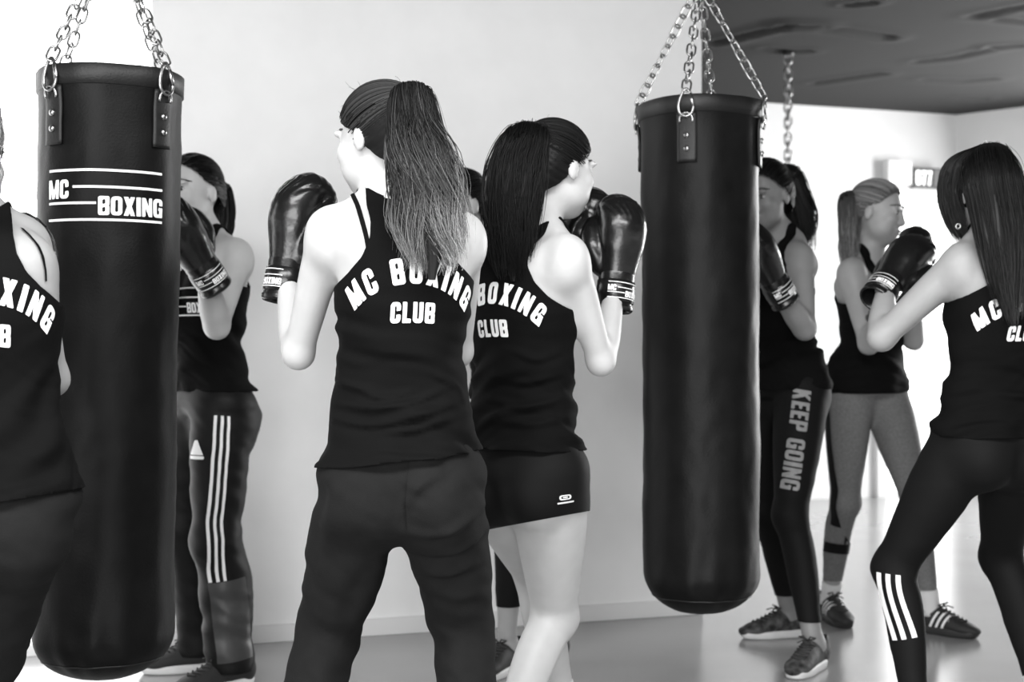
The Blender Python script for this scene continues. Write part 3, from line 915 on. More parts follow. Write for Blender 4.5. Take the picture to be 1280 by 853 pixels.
def ponytail(ctrl, prof, n, seed, wave=.010, wfreq=3., r=.0022, flat=.7, light=.5, tip=.6, side=(1, 0, 0), endvar=.25, root=1.8):
    """strand bundle along control points; prof = half widths"""
    R = np.random.default_rng(seed); m = 22
    ctrl = np.asarray(ctrl, float)
    C = spline(np.c_[ctrl, np.asarray(prof, float)], m); P, wd = C[:, :3], C[:, 3]
    T = np.gradient(P, axis=0); T /= np.linalg.norm(T, axis=1)[:, None]
    side = np.asarray(side, float); S = side-(T@side)[:, None]*T; S /= np.linalg.norm(S, axis=1)[:, None]; D = np.cross(T, S)
    t = np.linspace(0, 1, m)
    ang = R.random(n)*2*np.pi; rad = np.sqrt(R.random(n))*.98
    rad = np.where(R.random(n) < .55, .80+.2*R.random(n), rad)
    ncl = 34; cl = R.integers(0, ncl, n); cph = R.random(ncl)*6.28; cam_ = .6+.8*R.random(ncl); cf = wfreq*(.7+.6*R.random(ncl))
    cend = 1-endvar*R.random(ncl)**1.3; end = cend[cl]*(1-.10*R.random(n))
    tt = t[None]*end[:, None]
    idx = tt*(m-1); i0 = np.minimum(idx.astype(int), m-2); fr = (idx-i0)[..., None]
    lerp = lambda A: A[i0]*(1-fr)+A[i0+1]*fr
    Pc = lerp(P); Sc = lerp(S); Dc = lerp(D); wc = lerp(wd[:, None])[..., 0]
    ph = cph[cl][:, None]+.28*R.standard_normal(n)[:, None]
    wv = wave*cam_[cl][:, None]*tt**1.1*np.sin(ph+cf[cl][:, None]*tt*6.28)
    wv2 = wave*.8*cam_[cl][:, None]*tt**1.1*np.sin(ph*1.7+1+cf[cl][:, None]*.8*tt*6.28)
    # strands gather into locks towards the tips
    ca = cl/ncl*2*np.pi*7; cr = .35+.6*R.random(ncl)
    ux = rad[:, None]*np.cos(ang)[:, None]; uy = rad[:, None]*np.sin(ang)[:, None]
    ctone = .15+1.9*R.random(ncl)**1.8
    gx = (cr*np.cos(np.arange(ncl)*2.4))[cl][:, None]; gy = (cr*np.sin(np.arange(ncl)*2.4))[cl][:, None]
    g = (tt**1.5)*.80
    ux = ux*(1-g)+gx*g; uy = uy*(1-g)+gy*g
    paths = Pc+Sc*(wc*ux+wv)[..., None]+Dc*(wc*flat*uy+wv2)[..., None]
    radii = r*(.6+.8*R.random(n))[:, None]*(1-.75*t[None]**3)
    tone = np.clip((.01+.99*tip*tt**root)*(light*(.4+.9*R.random(n))*ctone[cl])[:, None], 0, 1)
    return lock_mesh(paths, radii, tone)
def core_tube(ctrl, prof, flat=.7, side=(1, 0, 0), tone=.05, k=.72):
    m = 30; C = spline(np.c_[np.asarray(ctrl, float), np.asarray(prof, float)], m); P, wd = C[:, :3], C[:, 3]*k
    wd = wd*np.r_[np.ones(m-14), np.linspace(1, .15, 14)]
    T = np.gradient(P, axis=0); T /= np.linalg.norm(T, axis=1)[:, None]
    side = np.asarray(side, float); S = side-(T@side)[:, None]*T; S /= np.linalg.norm(S, axis=1)[:, None]; D = np.cross(T, S)
    ns = 28; th = np.arange(ns)/ns*2*np.pi
    rr = 1+.10*np.sin(th*7+1)[None]*np.ones((m, 1))+.05*np.sin(th*13)[None]
    V = P[:, None]+(wd[:, None]*rr*np.cos(th))[..., None]*S[:, None]+(wd[:, None]*flat*rr*np.sin(th))[..., None]*D[:, None]
    V = np.concatenate([V.reshape(-1, 3), P[:1], P[-1:]])
    i = np.arange(m-1)[:, None]; j = np.arange(ns)[None]; j2 = (j+1) % ns
    Q = np.stack([i*ns+j, i*ns+j2, (i+1)*ns+j2, (i+1)*ns+j], -1).reshape(-1, 4)
    caps = np.concatenate([[[m*ns, k_, (k_+1) % ns, (k_+1) % ns] for k_ in range(0)] or np.zeros((0, 4), int)])
    return V, Q, np.full(len(V), tone)
CC = np.array([0, -.010, .032]); CR = np.array([.078, .099, .090])       # hair-cap ellipsoid in head space
def hair_cap(Hm, Hc, seed, line=(.9, .0), part='back', band=(0, -.085, .07), n=420, light=.5, bulk=0., ear=.02, front=1.2, sr=.0011, fly=0):
    """scalp volume and combed strands; Hm rows = right, forward, up of the head"""
    R = np.random.default_rng(seed)
    g = Grid((-.13, -.15, -.14), (.13, .15, .17), .005)
    g.ell(CC, CR+bulk, k=.02)
    g.ell((0, -.055, -.02), np.array([.062, .055, .075])+bulk, k=.04)
    V, Q = surfnet(g.a, g.ax)
    N = vnormals(V, Q)
    bd = unit(np.array(band)-CC)
    q = (V-CC)/CR; q = q/np.linalg.norm(q, axis=1)[:, None]
    # ridges that run towards the band
    e1 = unit(np.cross(bd, [1, .2, .1])); e2 = np.cross(bd, e1)
    az = np.arctan2(q@e1, q@e2)
    V = V+N*(.0018*np.sin(az*34+3*np.sin(az*5))+.001*np.sin(az*71))[:, None]
    s = V[:, 2]-line[0]*np.minimum(V[:, 1], 0)-front*np.maximum(V[:, 1], 0)-line[1]-ear*np.exp(-((V[:, 1]-.005)/.022)**2)*(V[:, 2] < .03)
    V, q4, q3 = clip(V, Q, s)
    q3 = np.c_[q3, q3[:, 2]] if len(q3) else np.zeros((0, 4), int)
    # combed strands
    m = 14; paths = []
    for _ in range(n):
        for _try in range(60):
            d = R.standard_normal(3); d /= np.linalg.norm(d)
            p = CC+d*(CR+bulk)
            ss = p[2]-line[0]*min(p[1], 0)-front*max(p[1], 0)-line[1]
            if 0.0 < ss < .06+.10*R.random() and d@bd < .75: break
        w = np.arccos(np.clip(d@bd, -1, 1)); t = np.linspace(0, 1, m)[:, None]
        dd = (np.sin((1-t)*w)*d+np.sin(t*w)*bd)/np.sin(w)
        pp = CC+dd*(CR+bulk+.0015+.0022*R.random())
        low = np.clip(-(pp[:, 2]+.01)/.05, 0, 1)[:, None]
        pp = pp+np.array([0, -.01, 0])*low
        paths.append(pp)
    for _ in range(fly):                                             # loose short hairs along hairline and crown
        d = R.standard_normal(3); d /= np.linalg.norm(d); d[2] = abs(d[2])*.8+.05; d[1] = d[1]*.7+.15; d /= np.linalg.norm(d)
        t = np.linspace(0, 1, m)[:, None]; tg = R.standard_normal(3); tg -= (tg@d)*d; tg /= np.linalg.norm(tg)
        p0 = CC+d*(CR+bulk); ln = .014+.028*R.random()
        paths.append(p0+tg*ln*t+d*(.001+.008*R.random())*np.sin(t*2.6)*t+R.standard_normal(3)*.010*t**2.5)
    n += fly
    paths = np.array(paths); radii = (np.where(np.arange(n) < n-fly, 1, .32)*sr*(.6+.8*R.random(n)))[:, None]*np.ones(m)[None]
    tone = np.clip(light*.55*(.2+1.2*R.random(n))[:, None]*np.ones(m)[None], 0, 1)
    v2, qq, tn = lock_mesh(paths, radii, tone)
    Vt = np.concatenate([V, v2]); tones = np.r_[np.full(len(V), .12*light), tn]
    return Vt@Hm+Hc, (q4, q3[:, :3] if len(q3) else np.zeros((0, 3), int), qq+len(V)), tones
def build_hair(person, origin, pieces, m, name='hair'):
    Vs = []; F4 = []; F3 = []; tn = []; n = 0
    for V, Fs, t in pieces:
        for f in (Fs if isinstance(Fs, tuple) else (Fs,)):
            if len(f) == 0: continue
            (F4 if f.shape[1] == 4 else F3).append(f+n)
        Vs.append(V); tn.append(t); n += len(V)
    V = np.concatenate(Vs)-origin; tn = np.concatenate(tn)
    me = mk_mesh(name, V, (np.concatenate(F4), np.concatenate(F3) if F3 else np.zeros((0, 3), int)), m)
    if len(me.vertices) == len(tn): add_attr(me, 'tone', tn)
    return obj(name, me, person)

# ------------------------------------------------------------------ the human figure
def leg(G, hip, kn, an, side, k=.03, ease=None, w=1., sub=False):
    e = np.zeros(9) if ease is None else np.interp(np.linspace(0, 1, 9), np.linspace(0, 1, len(ease)), ease)
    fw = unit(np.cross(unit(an-hip), side))
    P = [hip+(kn-hip)*.02, hip+(kn-hip)*.34, hip+(kn-hip)*.70, hip+(kn-hip)*.88, kn+fw*.004, kn+(an-kn)*.26-fw*.006, kn+(an-kn)*.52-fw*.004, kn+(an-kn)*.80, an]
    R = np.array([(.086, .090, .088), (.081, .086, .083), (.065, .068, .066), (.056, .058, .055), (.051, .053, .050), (.049, .044, .060), (.045, .040, .054), (.034, .033, .037), (.031, .033, .035)])*w
    R = R+e[:, None]
    G.tube(P[:5], R[:5], side, k, n=18)
    G.tube(P[4:], R[4:], side, max(.03, k*.6), n=18)

def fold(V, N, folds):
    """soft cloth folds along polylines given on the side of the cloth that faces the photographer"""
    r = np.zeros(len(V))
    if not folds: return r
    x = 640+V[:, 0]/V[:, 1]*F; y = HOR-(V[:, 2]-CAMH)/V[:, 1]*F
    face = np.clip(-N[:, 1]*2, 0, 1)
    for pts, amp, wd in folds:
        P = spline(np.array(pts, float), 16); best = np.full(len(V), 1e9); tt = np.zeros(len(V)); sd = np.zeros(len(V))
        for i in range(15):
            D = P[i+1]-P[i]; t = np.clip(((x-P[i, 0])*D[0]+(y-P[i, 1])*D[1])/(D@D), 0, 1)
            ex, ey = x-P[i, 0]-t*D[0], y-P[i, 1]-t*D[1]
            d = np.hypot(ex, ey); m = d < best
            best[m] = d[m]; tt[m] = (i+t[m])/15; sd[m] = np.sign(ey*D[0]-ex*D[1])[m]
        e = best*sd/wd
        r += amp*face*np.sin(np.clip(tt, .02, .98)*np.pi)**.6*(np.exp(-(e*1.6+.7)**2)-.55*np.exp(-(e*1.6-.7)**2))
    return r

def figure(cfg):
    g = lambda k, d=None: cfg.get(k, d)
    w = g('w', 1.0)
    Pv, Ch, Nk, Hd = cfg['pelvis'], cfg['chest'], cfg['neck'], cfg['head']
    Rp, Rc = rgt(cfg['fp']), rgt(cfg['fc'])
    if g('tilt'): Rp = unit(Rp+np.array([0, 0, g('tilt')]))
    Tc = unit(Nk-Ch); Fc = unit(np.cross(Tc, Rc)); Tp = unit(Ch-Pv); Fp = unit(np.cross(Tp, Rp))
    hipw = g('hipw', .082)
    hips = {'L': Pv-Rp*hipw, 'R': Pv+Rp*hipw}
    an = {'L': cfg['ankL'], 'R': cfg['ankR']}; kn = {}
    for s in 'LR':
        kn[s] = ik(hips[s], an[s], g('thigh', .41), g('shin', .40), g('pole'+s, cfg['fp']))
    sh = {'L': cfg['shL'], 'R': cfg['shR']}; el = {'L': cfg['elL'], 'R': cfg['elR']}; wr = {'L': cfg['wrL'], 'R': cfg['wrR']}
    h = g('res', .006)
    allp = np.array([Pv, Ch, Nk, Hd]+list(an.values())+list(kn.values())+list(sh.values())+list(el.values())+list(wr.values()))
    lo = allp.min(0)-[.20, .20, .10]; hi = allp.max(0)+[.20, .20, .17]
    lo[2] = -.01
    G = Grid(lo, hi, h)
    bw = g('bw', 1.)
    def torso(G, ease=0., eh=None):
        mid = (Pv+Ch)/2
        P = [Pv-Tp*.025, Pv, Pv+Tp*.085, Pv+(Ch-Pv)*.50, Pv+(Ch-Pv)*.76, Ch, Ch+(Nk-Ch)*.55, Nk]
        back = [0, 0, -.004, .010, .004, -.004, -.008, 0]
        P = [p+Fc*b_ for p, b_ in zip(P, back)]
        R = np.array([(.118, .066, .082), (.158, .098, .105), (.146, .098, .092), (.120, .090, .080), (.128, .097, .088), (.142, .104, .096), (.118, .075, .080), (.056, .052, .056)])*bw
        e = np.full(8, ease) if np.ndim(ease) == 0 else np.asarray(ease)
        S = [Rp, Rp, unit(Rp*.8+Rc*.2), unit(Rp+Rc), Rc, Rc, Rc, Rc]
        G.tube(P, R+e[:, None], S, .02, n=30)
        eg = float(e[1])
        for s in (-1, 1):
            G.ell(Pv+Rp*s*.070*bw-Fp*.040-ZU*.035, np.array([.083, .088, .092])*bw+eg, [Rp, Fp, Tp], .04)
            G.ell(Ch+Rc*s*.066*bw+Fc*.072-Tc*.025, np.array([.058, .052, .056])*bw+float(e[5]), [Rc, Fc, Tc], .035)
    def shoulders(G, ease=0.):
        for s, sg in (('L', -1), ('R', 1)):
            G.tube([Nk+Tc*.035+Rc*sg*.025, Nk-Tc*.002+Rc*sg*.07-Fc*.006, sh[s]+Tc*.012+(Nk-sh[s])*.18], np.array([.032, .034, .034])+ease, Fc, .035, n=8)
            G.tube([Ch+Rc*sg*.085+Tc*.06-Fc*.03, sh[s]-Tc*.03-Fc*.012+(Ch-sh[s])*.1], np.array([.058, .038])+ease, Fc, .04, n=6)      # shoulder blade, lat
            G.tube([Ch+Rc*sg*.075+Tc*.05+Fc*.035, sh[s]-Tc*.025+Fc*.008+(Ch-sh[s])*.1], np.array([.052, .034])+ease, Fc, .04, n=6)   # chest to arm
    # ---- body
    torso(G); shoulders(G)
    Tfield = G.a.copy()
    nf = unit(Hd-Nk)
    G.tube([Nk-Tc*.03, Nk+(Hd-Nk)*.45, Hd-nf*.02], [.056, .047, .050], Rc, .035, n=8)
    Hf = unit(cfg['fh']); Hr = rgt(Hf)
    if g('roll'): Hr = unit(Hr+np.array([0, 0, g('roll')]))
    Hu = unit(np.cross(Hr, Hf)); Hf = np.cross(Hu, Hr); Hm = np.stack([Hr, Hf, Hu])
    hp = lambda x, y, z: Hd+Hr*x+Hf*y+Hu*z
    G.ell(hp(0, -.010, .030), (.0715, .091, .083), Hm, .02)
    G.ell(hp(0, .030, -.025), (.056, .058, .082), Hm, .03)
    G.ell(hp(0, .060, -.080), (.026, .026, .024), Hm, .035)
    for s in (-1, 1):
        G.ell(hp(s*.040, .035, -.055), (.022, .036, .026), Hm, .03)
        G.ell(hp(s*.036, .066, -.018), (.022, .018, .018), Hm, .025)
        G.ell(hp(s*.033, .094, .011), (.018, .016, .012), Hm, .014, sub=True)
        G.ell(hp(s*.030, .083, .028), (.024, .010, .008), Hm, .014)
        G.ell(hp(s*.031, .0710, .011), (.0145, .0125, .0115), Hm, .006)
        G.ell(hp(s*.074, -.008, -.006), (.0075, .016, .028), Hm, .008)
    G.tube([hp(0, .085, .020), hp(0, .094, -.004), hp(0, .1015, -.023)], [.008, .009, .0118], Hr, .014, n=8)
    for s in (-1, 1): G.ell(hp(s*.011, .092, -.027), (.010, .011, .009), Hm, .012)
    G.ell(hp(0, .088, -.055), (.021, .010, .0075), Hm, .010); G.ell(hp(0, .084, -.066), (.018, .010, .008), Hm, .010)
    for s, sg in (('L', -1), ('R', 1)):
        ax = unit(el[s]-sh[s]); aw = g('aw', 1.)
        G.tube([sh[s]-ax*.005, sh[s]+ax*.06, sh[s]+(el[s]-sh[s])*.55, sh[s]+(el[s]-sh[s])*.85, el[s]], np.array([.044, .045, .041, .036, .034])*aw, Fc, .035, n=18)
        G.ell(sh[s]+(sh[s]-Nk)*.02-ZU*.010, np.array([.044, .044, .052])*aw, None, .03)
        af = wr[s]-el[s]
        G.tube([el[s], el[s]+af*.22, el[s]+af*.5, el[s]+af*.85, wr[s]], np.array([.035, .040, .036, .027, .026])*aw, Fc, .022, n=16)
        fd = unit(cfg['gl'+s][0])
        G.tube([wr[s], wr[s]+fd*.05, wr[s]+fd*.10], np.array([(.026, .024), (.036, .026), (.034, .028)]), Fc, .02, n=8)
    B0 = G.a
    Lf = {}
    for s in 'LR':
        leg(G, hips[s], kn[s], an[s], -Rp, .03, w=w)
        t = unit([cfg['toe'+s][0], cfg['toe'+s][1], 0]); a = an[s]
        G.tube([a+[0, 0, -.01]-t*.02, a+[0, 0, -.045]+t*.04, np.array([a[0], a[1], .034])+t*.12], [(.03, .032), (.034, .028), (.034, .018)], np.cross(t, ZU), .03, n=8)
    V, Q = surfnet(G.a, G.ax); V = relax(V, Q, 2, .5)
    # flesh gives way a little under trousers
    cover = np.clip((g('hem_z')+.03-V[:, 2])/.02, 0, 1)*np.clip((V[:, 2]-g('cuff', .10)-.05)/.03, 0, 1)
    if g('bottom') in ('sweat', 'track'): V = V-vnormals(V, Q)*(.010*cover)[:, None]
    origin = np.array([Pv[0], Pv[1], 0.])
    person = empty('person', tuple(origin))
    tag(person, cfg['label'], 'person', 'boxing training partners')
    body = obj('body', mk_mesh('body', V-origin, Q, M[g('skin', 'skin')]), person)
    out = dict(person=person, origin=origin, body=body, bodyV=V, bodyQ=Q, Hm=Hm, Hd=Hd, hp=hp, Tc=Tc, Rc=Rc, Fc=Fc, Nk=Nk, Ch=Ch, Pv=Pv, Rp=Rp, Fp=Fp, Tp=Tp, kn=kn, an=an, hips=hips, el=el, wr=wr)
    # ---- tank top
    es = g('shirt_ease', [.014, .017, .017, .017, .014, .009, .008, .006])
    S = Grid(np.maximum(np.min([Pv, Ch, Nk, sh['L'], sh['R']], 0)-[.28, .28, .22], lo-[.1, .1, 0]), np.max([Pv, Ch, Nk, sh['L'], sh['R']], 0)+[.28, .28, .14], h)
    torso(S, es); shoulders(S, .007)
    sV, sQ = surfnet(S.a, S.ax); sV = relax(sV, sQ, 2)
    N = vnormals(sV, sQ)
    hz = g('hem_z'); q = sV-Nk
    u, v_, ww = q@Rc, q@Fc, q@Tc
    low = np.clip((Ch[2]-.02-sV[:, 2])/.15, 0, 1)
    wav = noise(np.stack([q@Rc*7+3, q@Fc*7, sV[:, 2]*30+5*noise(sV*4)], 1))*.010+noise(sV*[11, 11, 17])*.004+noise(np.stack([q@Rc*11+7, q@Fc*9, sV[:, 2]*62+7*noise(sV*5)], 1))*.0025
    hemw = np.clip(1-(sV[:, 2]-hz)/.12, 0, 1)*low
    wav2 = np.sin(np.arctan2((sV-Pv)@Rp, (sV-Pv)@Fp)*7+cfg.get('seed', 1))*.003
    sV = sV+N*(low*(wav+.002)+hemw*wav2+.0012+fold(sV, N, g('folds_shirt', ())))[:, None]
    gx = np.interp(ww, [-.205, -.19, -.172, -.150, -.125, -.09, -.05, 0., .05], [.5, .22, .150, .112, .086, .070, .066, .068, .066])*g('strap', 1.)
    fr = np.clip((v_+.02)/.05, 0, 1)
    s1 = gx*(1+.32*fr*np.clip((ww+.15)/.04, 0, 1))-np.abs(u)
    wn = (1-fr)*np.minimum(.004+8*u*u, .045)+fr*(-.115+46*u*u)
    s2 = (wn-ww)
    s3 = sV[:, 2]-(hz+g('hem_slope', 0.)*((sV-Pv)@Rp)+g('hem_fslope', 0.)*((sV-Pv)@Fp))
    cV, c4, c3 = clip(sV, sQ, np.minimum(np.minimum(s1, s2*1.), s3))
    sm = obj('tank_top', mk_mesh('tank_top', cV-origin, (c4, c3), M['shirt']), person)
    sol = sm.modifiers.new('hem', 'SOLIDIFY'); sol.thickness = .005; sol.offset = -1; sol.use_rim_only = True
    out['shirt'] = sm; out['shirt_bvh'] = bvh_of(cV, np.concatenate([c4[:, [0, 1, 2]], c4[:, [0, 2, 3]], c3]))
    # ---- trousers, leggings or shorts
    kind = g('bottom', 'legging')
    ea = {'legging': [.003, .003, .003, .003, .0035], 'shorts': [.006, .006, .006, .006, .006], 'track': [.004, .014, .022, .034, .040], 'sweat': [.006, .016, .017, .022, .028]}[kind]
    L = Grid(lo, np.array([hi[0], hi[1], Pv[2]+.26]), h)
    torso(L, {'legging': .004, 'shorts': .005, 'track': .006, 'sweat': .006}[kind])
    for s in 'LR': leg(L, hips[s], kn[s], an[s], -Rp, .03 if kind in ('legging', 'shorts') else .045, ease=ea, w=w)
    pV, pQ = surfnet(L.a, L.ax); pV = relax(pV, pQ, 2)
    N = vnormals(pV, pQ)
    if kind in ('track', 'sweat'):
        am = .0075 if kind == 'sweat' else .006
        kz = (kn['L'][2]+kn['R'][2])/2
        p = pV+.02*np.stack([noise(pV*6), noise(pV*6+9), noise(pV*6+4)], 1)
        dv = noise(np.stack([p[:, 0]*9+p[:, 2]*9, p[:, 1]*9, p[:, 2]*15-p[:, 0]*8], 1))*am+noise(np.stack([p[:, 0]*15, p[:, 1]*15, p[:, 2]*38+p[:, 0]*22], 1))*am*.45
        pV = pV+N*(dv*np.clip((hz+.02-pV[:, 2])/.08, 0, 1)+fold(pV, N, g('folds_pants', ())))[:, None]
    else:
        pV = pV+N*(.0012*noise(pV*[14, 14, 30]))[:, None]
    top = g('waist', hz+.05)
    cz = g('cuff', .10)
    cuff = pV[:, 2]-cz-g('cuff_slope', 0.)*((pV-Pv)@Rp)-g('cuff_fslope', 0.)*((pV-Pv)@Fp)
    cV, c4, c3 = clip(pV, pQ, np.minimum(top-pV[:, 2], cuff))
    nm = {'legging': 'leggings', 'shorts': 'shorts', 'track': 'track_pants', 'sweat': 'sweatpants'}[kind]
    pm = obj(nm, mk_mesh(nm, cV-origin, (c4, c3), M[g('bottom_mat', {'legging': 'legging', 'shorts': 'legging', 'track': 'track', 'sweat': 'sweat'}[kind])]), person)
    sol = pm.modifiers.new('hem', 'SOLIDIFY'); sol.thickness = .004; sol.offset = -1; sol.use_rim_only = True
    out['pants'] = pm; out['pants_bvh'] = bvh_of(cV, np.concatenate([c4[:, [0, 1, 2]], c4[:, [0, 2, 3]], c3]))
    # ---- gloves, shoes, socks
    for s in 'LR':
        f, bk = cfg['gl'+s]
        place_glove(person, wr[s]+unit(f)*.012, f, bk, s, origin)
        gp = np.array([an[s][0], an[s][1], .001])
        place_shoe(person, gp, cfg['toe'+s], origin, g('shoe', 'plain'))
        if g('sock'):
            sk = MB(); a = an[s]; ud = unit(kn[s]-a); top_ = g('sock')
            sk.sweep([a-ZU*.02, a, a+ud*top_*.5, a+ud*top_, a+ud*(top_+.003)], [.039, .0365, .0368, .0385, .036], 18)
            V_ = np.concatenate(sk.V)-origin
            obj('sock', mk_mesh('sock', V_, (np.concatenate(sk.F4), np.concatenate(sk.F3)), M['sock_l']), person)
    # ---- face
    if g('face', True):
        for s in (-1, 1):
            eb = MB(); c = hp(s*.031, .0728, .0105); n = 10; vv = []; qq = []
            for i in range(7):
                for j in range(12):
                    a, b_ = math.pi*i/6, 2*math.pi*j/12
                    vv.append(c+(Hr*math.sin(a)*math.cos(b_)*.0125+Hu*math.sin(a)*math.sin(b_)*.0085+Hf*math.cos(a)*.0122))
            for i in range(6):
                for j in range(12): qq.append([i*12+j, i*12+(j+1) % 12, (i+1)*12+(j+1) % 12, (i+1)*12+j])
            eb.add(np.array(vv)-origin, qq); eo = eb.build('eye', M['eye'], person, True)
            ir = MB(); ci = hp(s*.031, .0818, .0085)
            ir.sweep([ci+Hf*.001-origin, ci+Hf*.0035-origin], [.0055, .004], 10); ir.build('iris', M['iris'], eo, True)
            la = MB(); la.sweep([hp(s*(.018+.004*i), .0840-.0012*(i-2.5)**2*.8+.001, .0145+.003*math.sin(i/6*math.pi)+(-.0006*i))-origin for i in range(8)], [.0012, .002, .0024, .0026, .0026, .0024, .002, .001], 6)
            la.build('eyelashes', M['brow'], person, True)
            br = MB(); br.sweep([hp(s*(.014+.0055*i), .0885-.0010*(i-1)**2, .030+.0065*math.sin((i+1)/8*math.pi))-origin for i in range(8)], [.0025, .004, .0042, .004, .0035, .003, .002, .001], 6)
            br.build('eyebrow', M['brow'], person, True)
        for z, r_, y in ((-.0545, .0042, .0955), (-.0655, .0048, .0920)):
            lp = MB(); lp.sweep([hp(x, y+.003-9*x*x, z-(.0 if z > -.06 else 0)+(1.5*x*x if z < -.06 else -4*x*x))-origin for x in np.linspace(-.020, .020, 11)], r_*np.sqrt(np.clip(1-np.linspace(-.98, .98, 11)**2, .02, 1)), 8)
            lp.build('lip', M['lip'], person, True)
    return out

def back_print(o, height=.053, dy=0., arc=.20, du=0., xs=.83):
    """the club name arched across the back of a tank top"""
    v, t = text2d('MC BOXING', height, .17, arc=arc, xs=xs, bold=.012)
    v2, t2 = text2d('CLUB', height*.72, .13, xs=.92, bold=.012)
    v2 = v2+[0, -height*1.42]
    V, T = merge2d([(v, t), (v2, t2)])
    c0 = o['Ch']+o['Tc']*(.0+dy)+o['Rc']*du
    V = np.stack([.15*np.sin(V[:, 0]/.15), V[:, 1]], 1)
    P = c0+np.outer(V[:, 0], o['Rc'])+np.outer(V[:, 1], o['Tp'])-o['Fc']*.15
    P = project(P, o['Fc'], o['shirt_bvh'], .0018)
    obj('back_lettering', mk_mesh('back_lettering', P-o['origin'], T, M['print'], True), o['shirt'])['label'] = 'white arched club name lettering'
def leg_stripe(o, s, t0, t1, offs, width, lateral, m, name, n=60, off=.0035, na=5, parent='pants', drift=0., lat_shift=0.):
    """ribbons laid along a leg, facing 'lateral' ; t in 0..1 hip to knee, 1..2 knee to ankle"""
    hp_, k_, a_ = o['hips'][s], o['kn'][s], o['an'][s]
    t = np.linspace(t0, t1, n)
    C = spline(np.array([hp_, hp_*.5+k_*.5, k_, k_*.5+a_*.5, a_]), 201)
    C = np.stack([np.interp(t/2*200, np.arange(201), C[:, j]) for j in range(3)], 1)
    T = np.gradient(C, axis=0); T /= np.linalg.norm(T, axis=1)[:, None]
    lat = np.asarray(lateral, float); lat = unit(lat)
    A = np.cross(T, lat); A /= np.linalg.norm(A, axis=1)[:, None]
    Vs = []; Qs = []; k = 0
    for c in offs:
        dr = np.linspace(0, drift, n)[:, None]
        v, q = strip2mesh(C+A*(c+dr+lat_shift), A, -width/2, width/2, na)
        v = project(v+lat*.12, -lat, o[parent+'_bvh'], off)
        Vs.append(v); Qs.append(q+k); k += len(v)
    ob = obj(name, mk_mesh(name, np.concatenate(Vs)-o['origin'], np.concatenate(Qs), m), o[parent])
    return ob

# ------------------------------------------------------------------ the people
def arm(cfg, s, sh, el, wr, L1=.29, L2=.235, a1=True, a2=True):
    cfg['sh'+s] = sh
    cfg['el'+s] = reach(sh, el[0], el[1], L1, a1)
    cfg['wr'+s] = reach(cfg['el'+s], wr[0], wr[1], L2, a2)

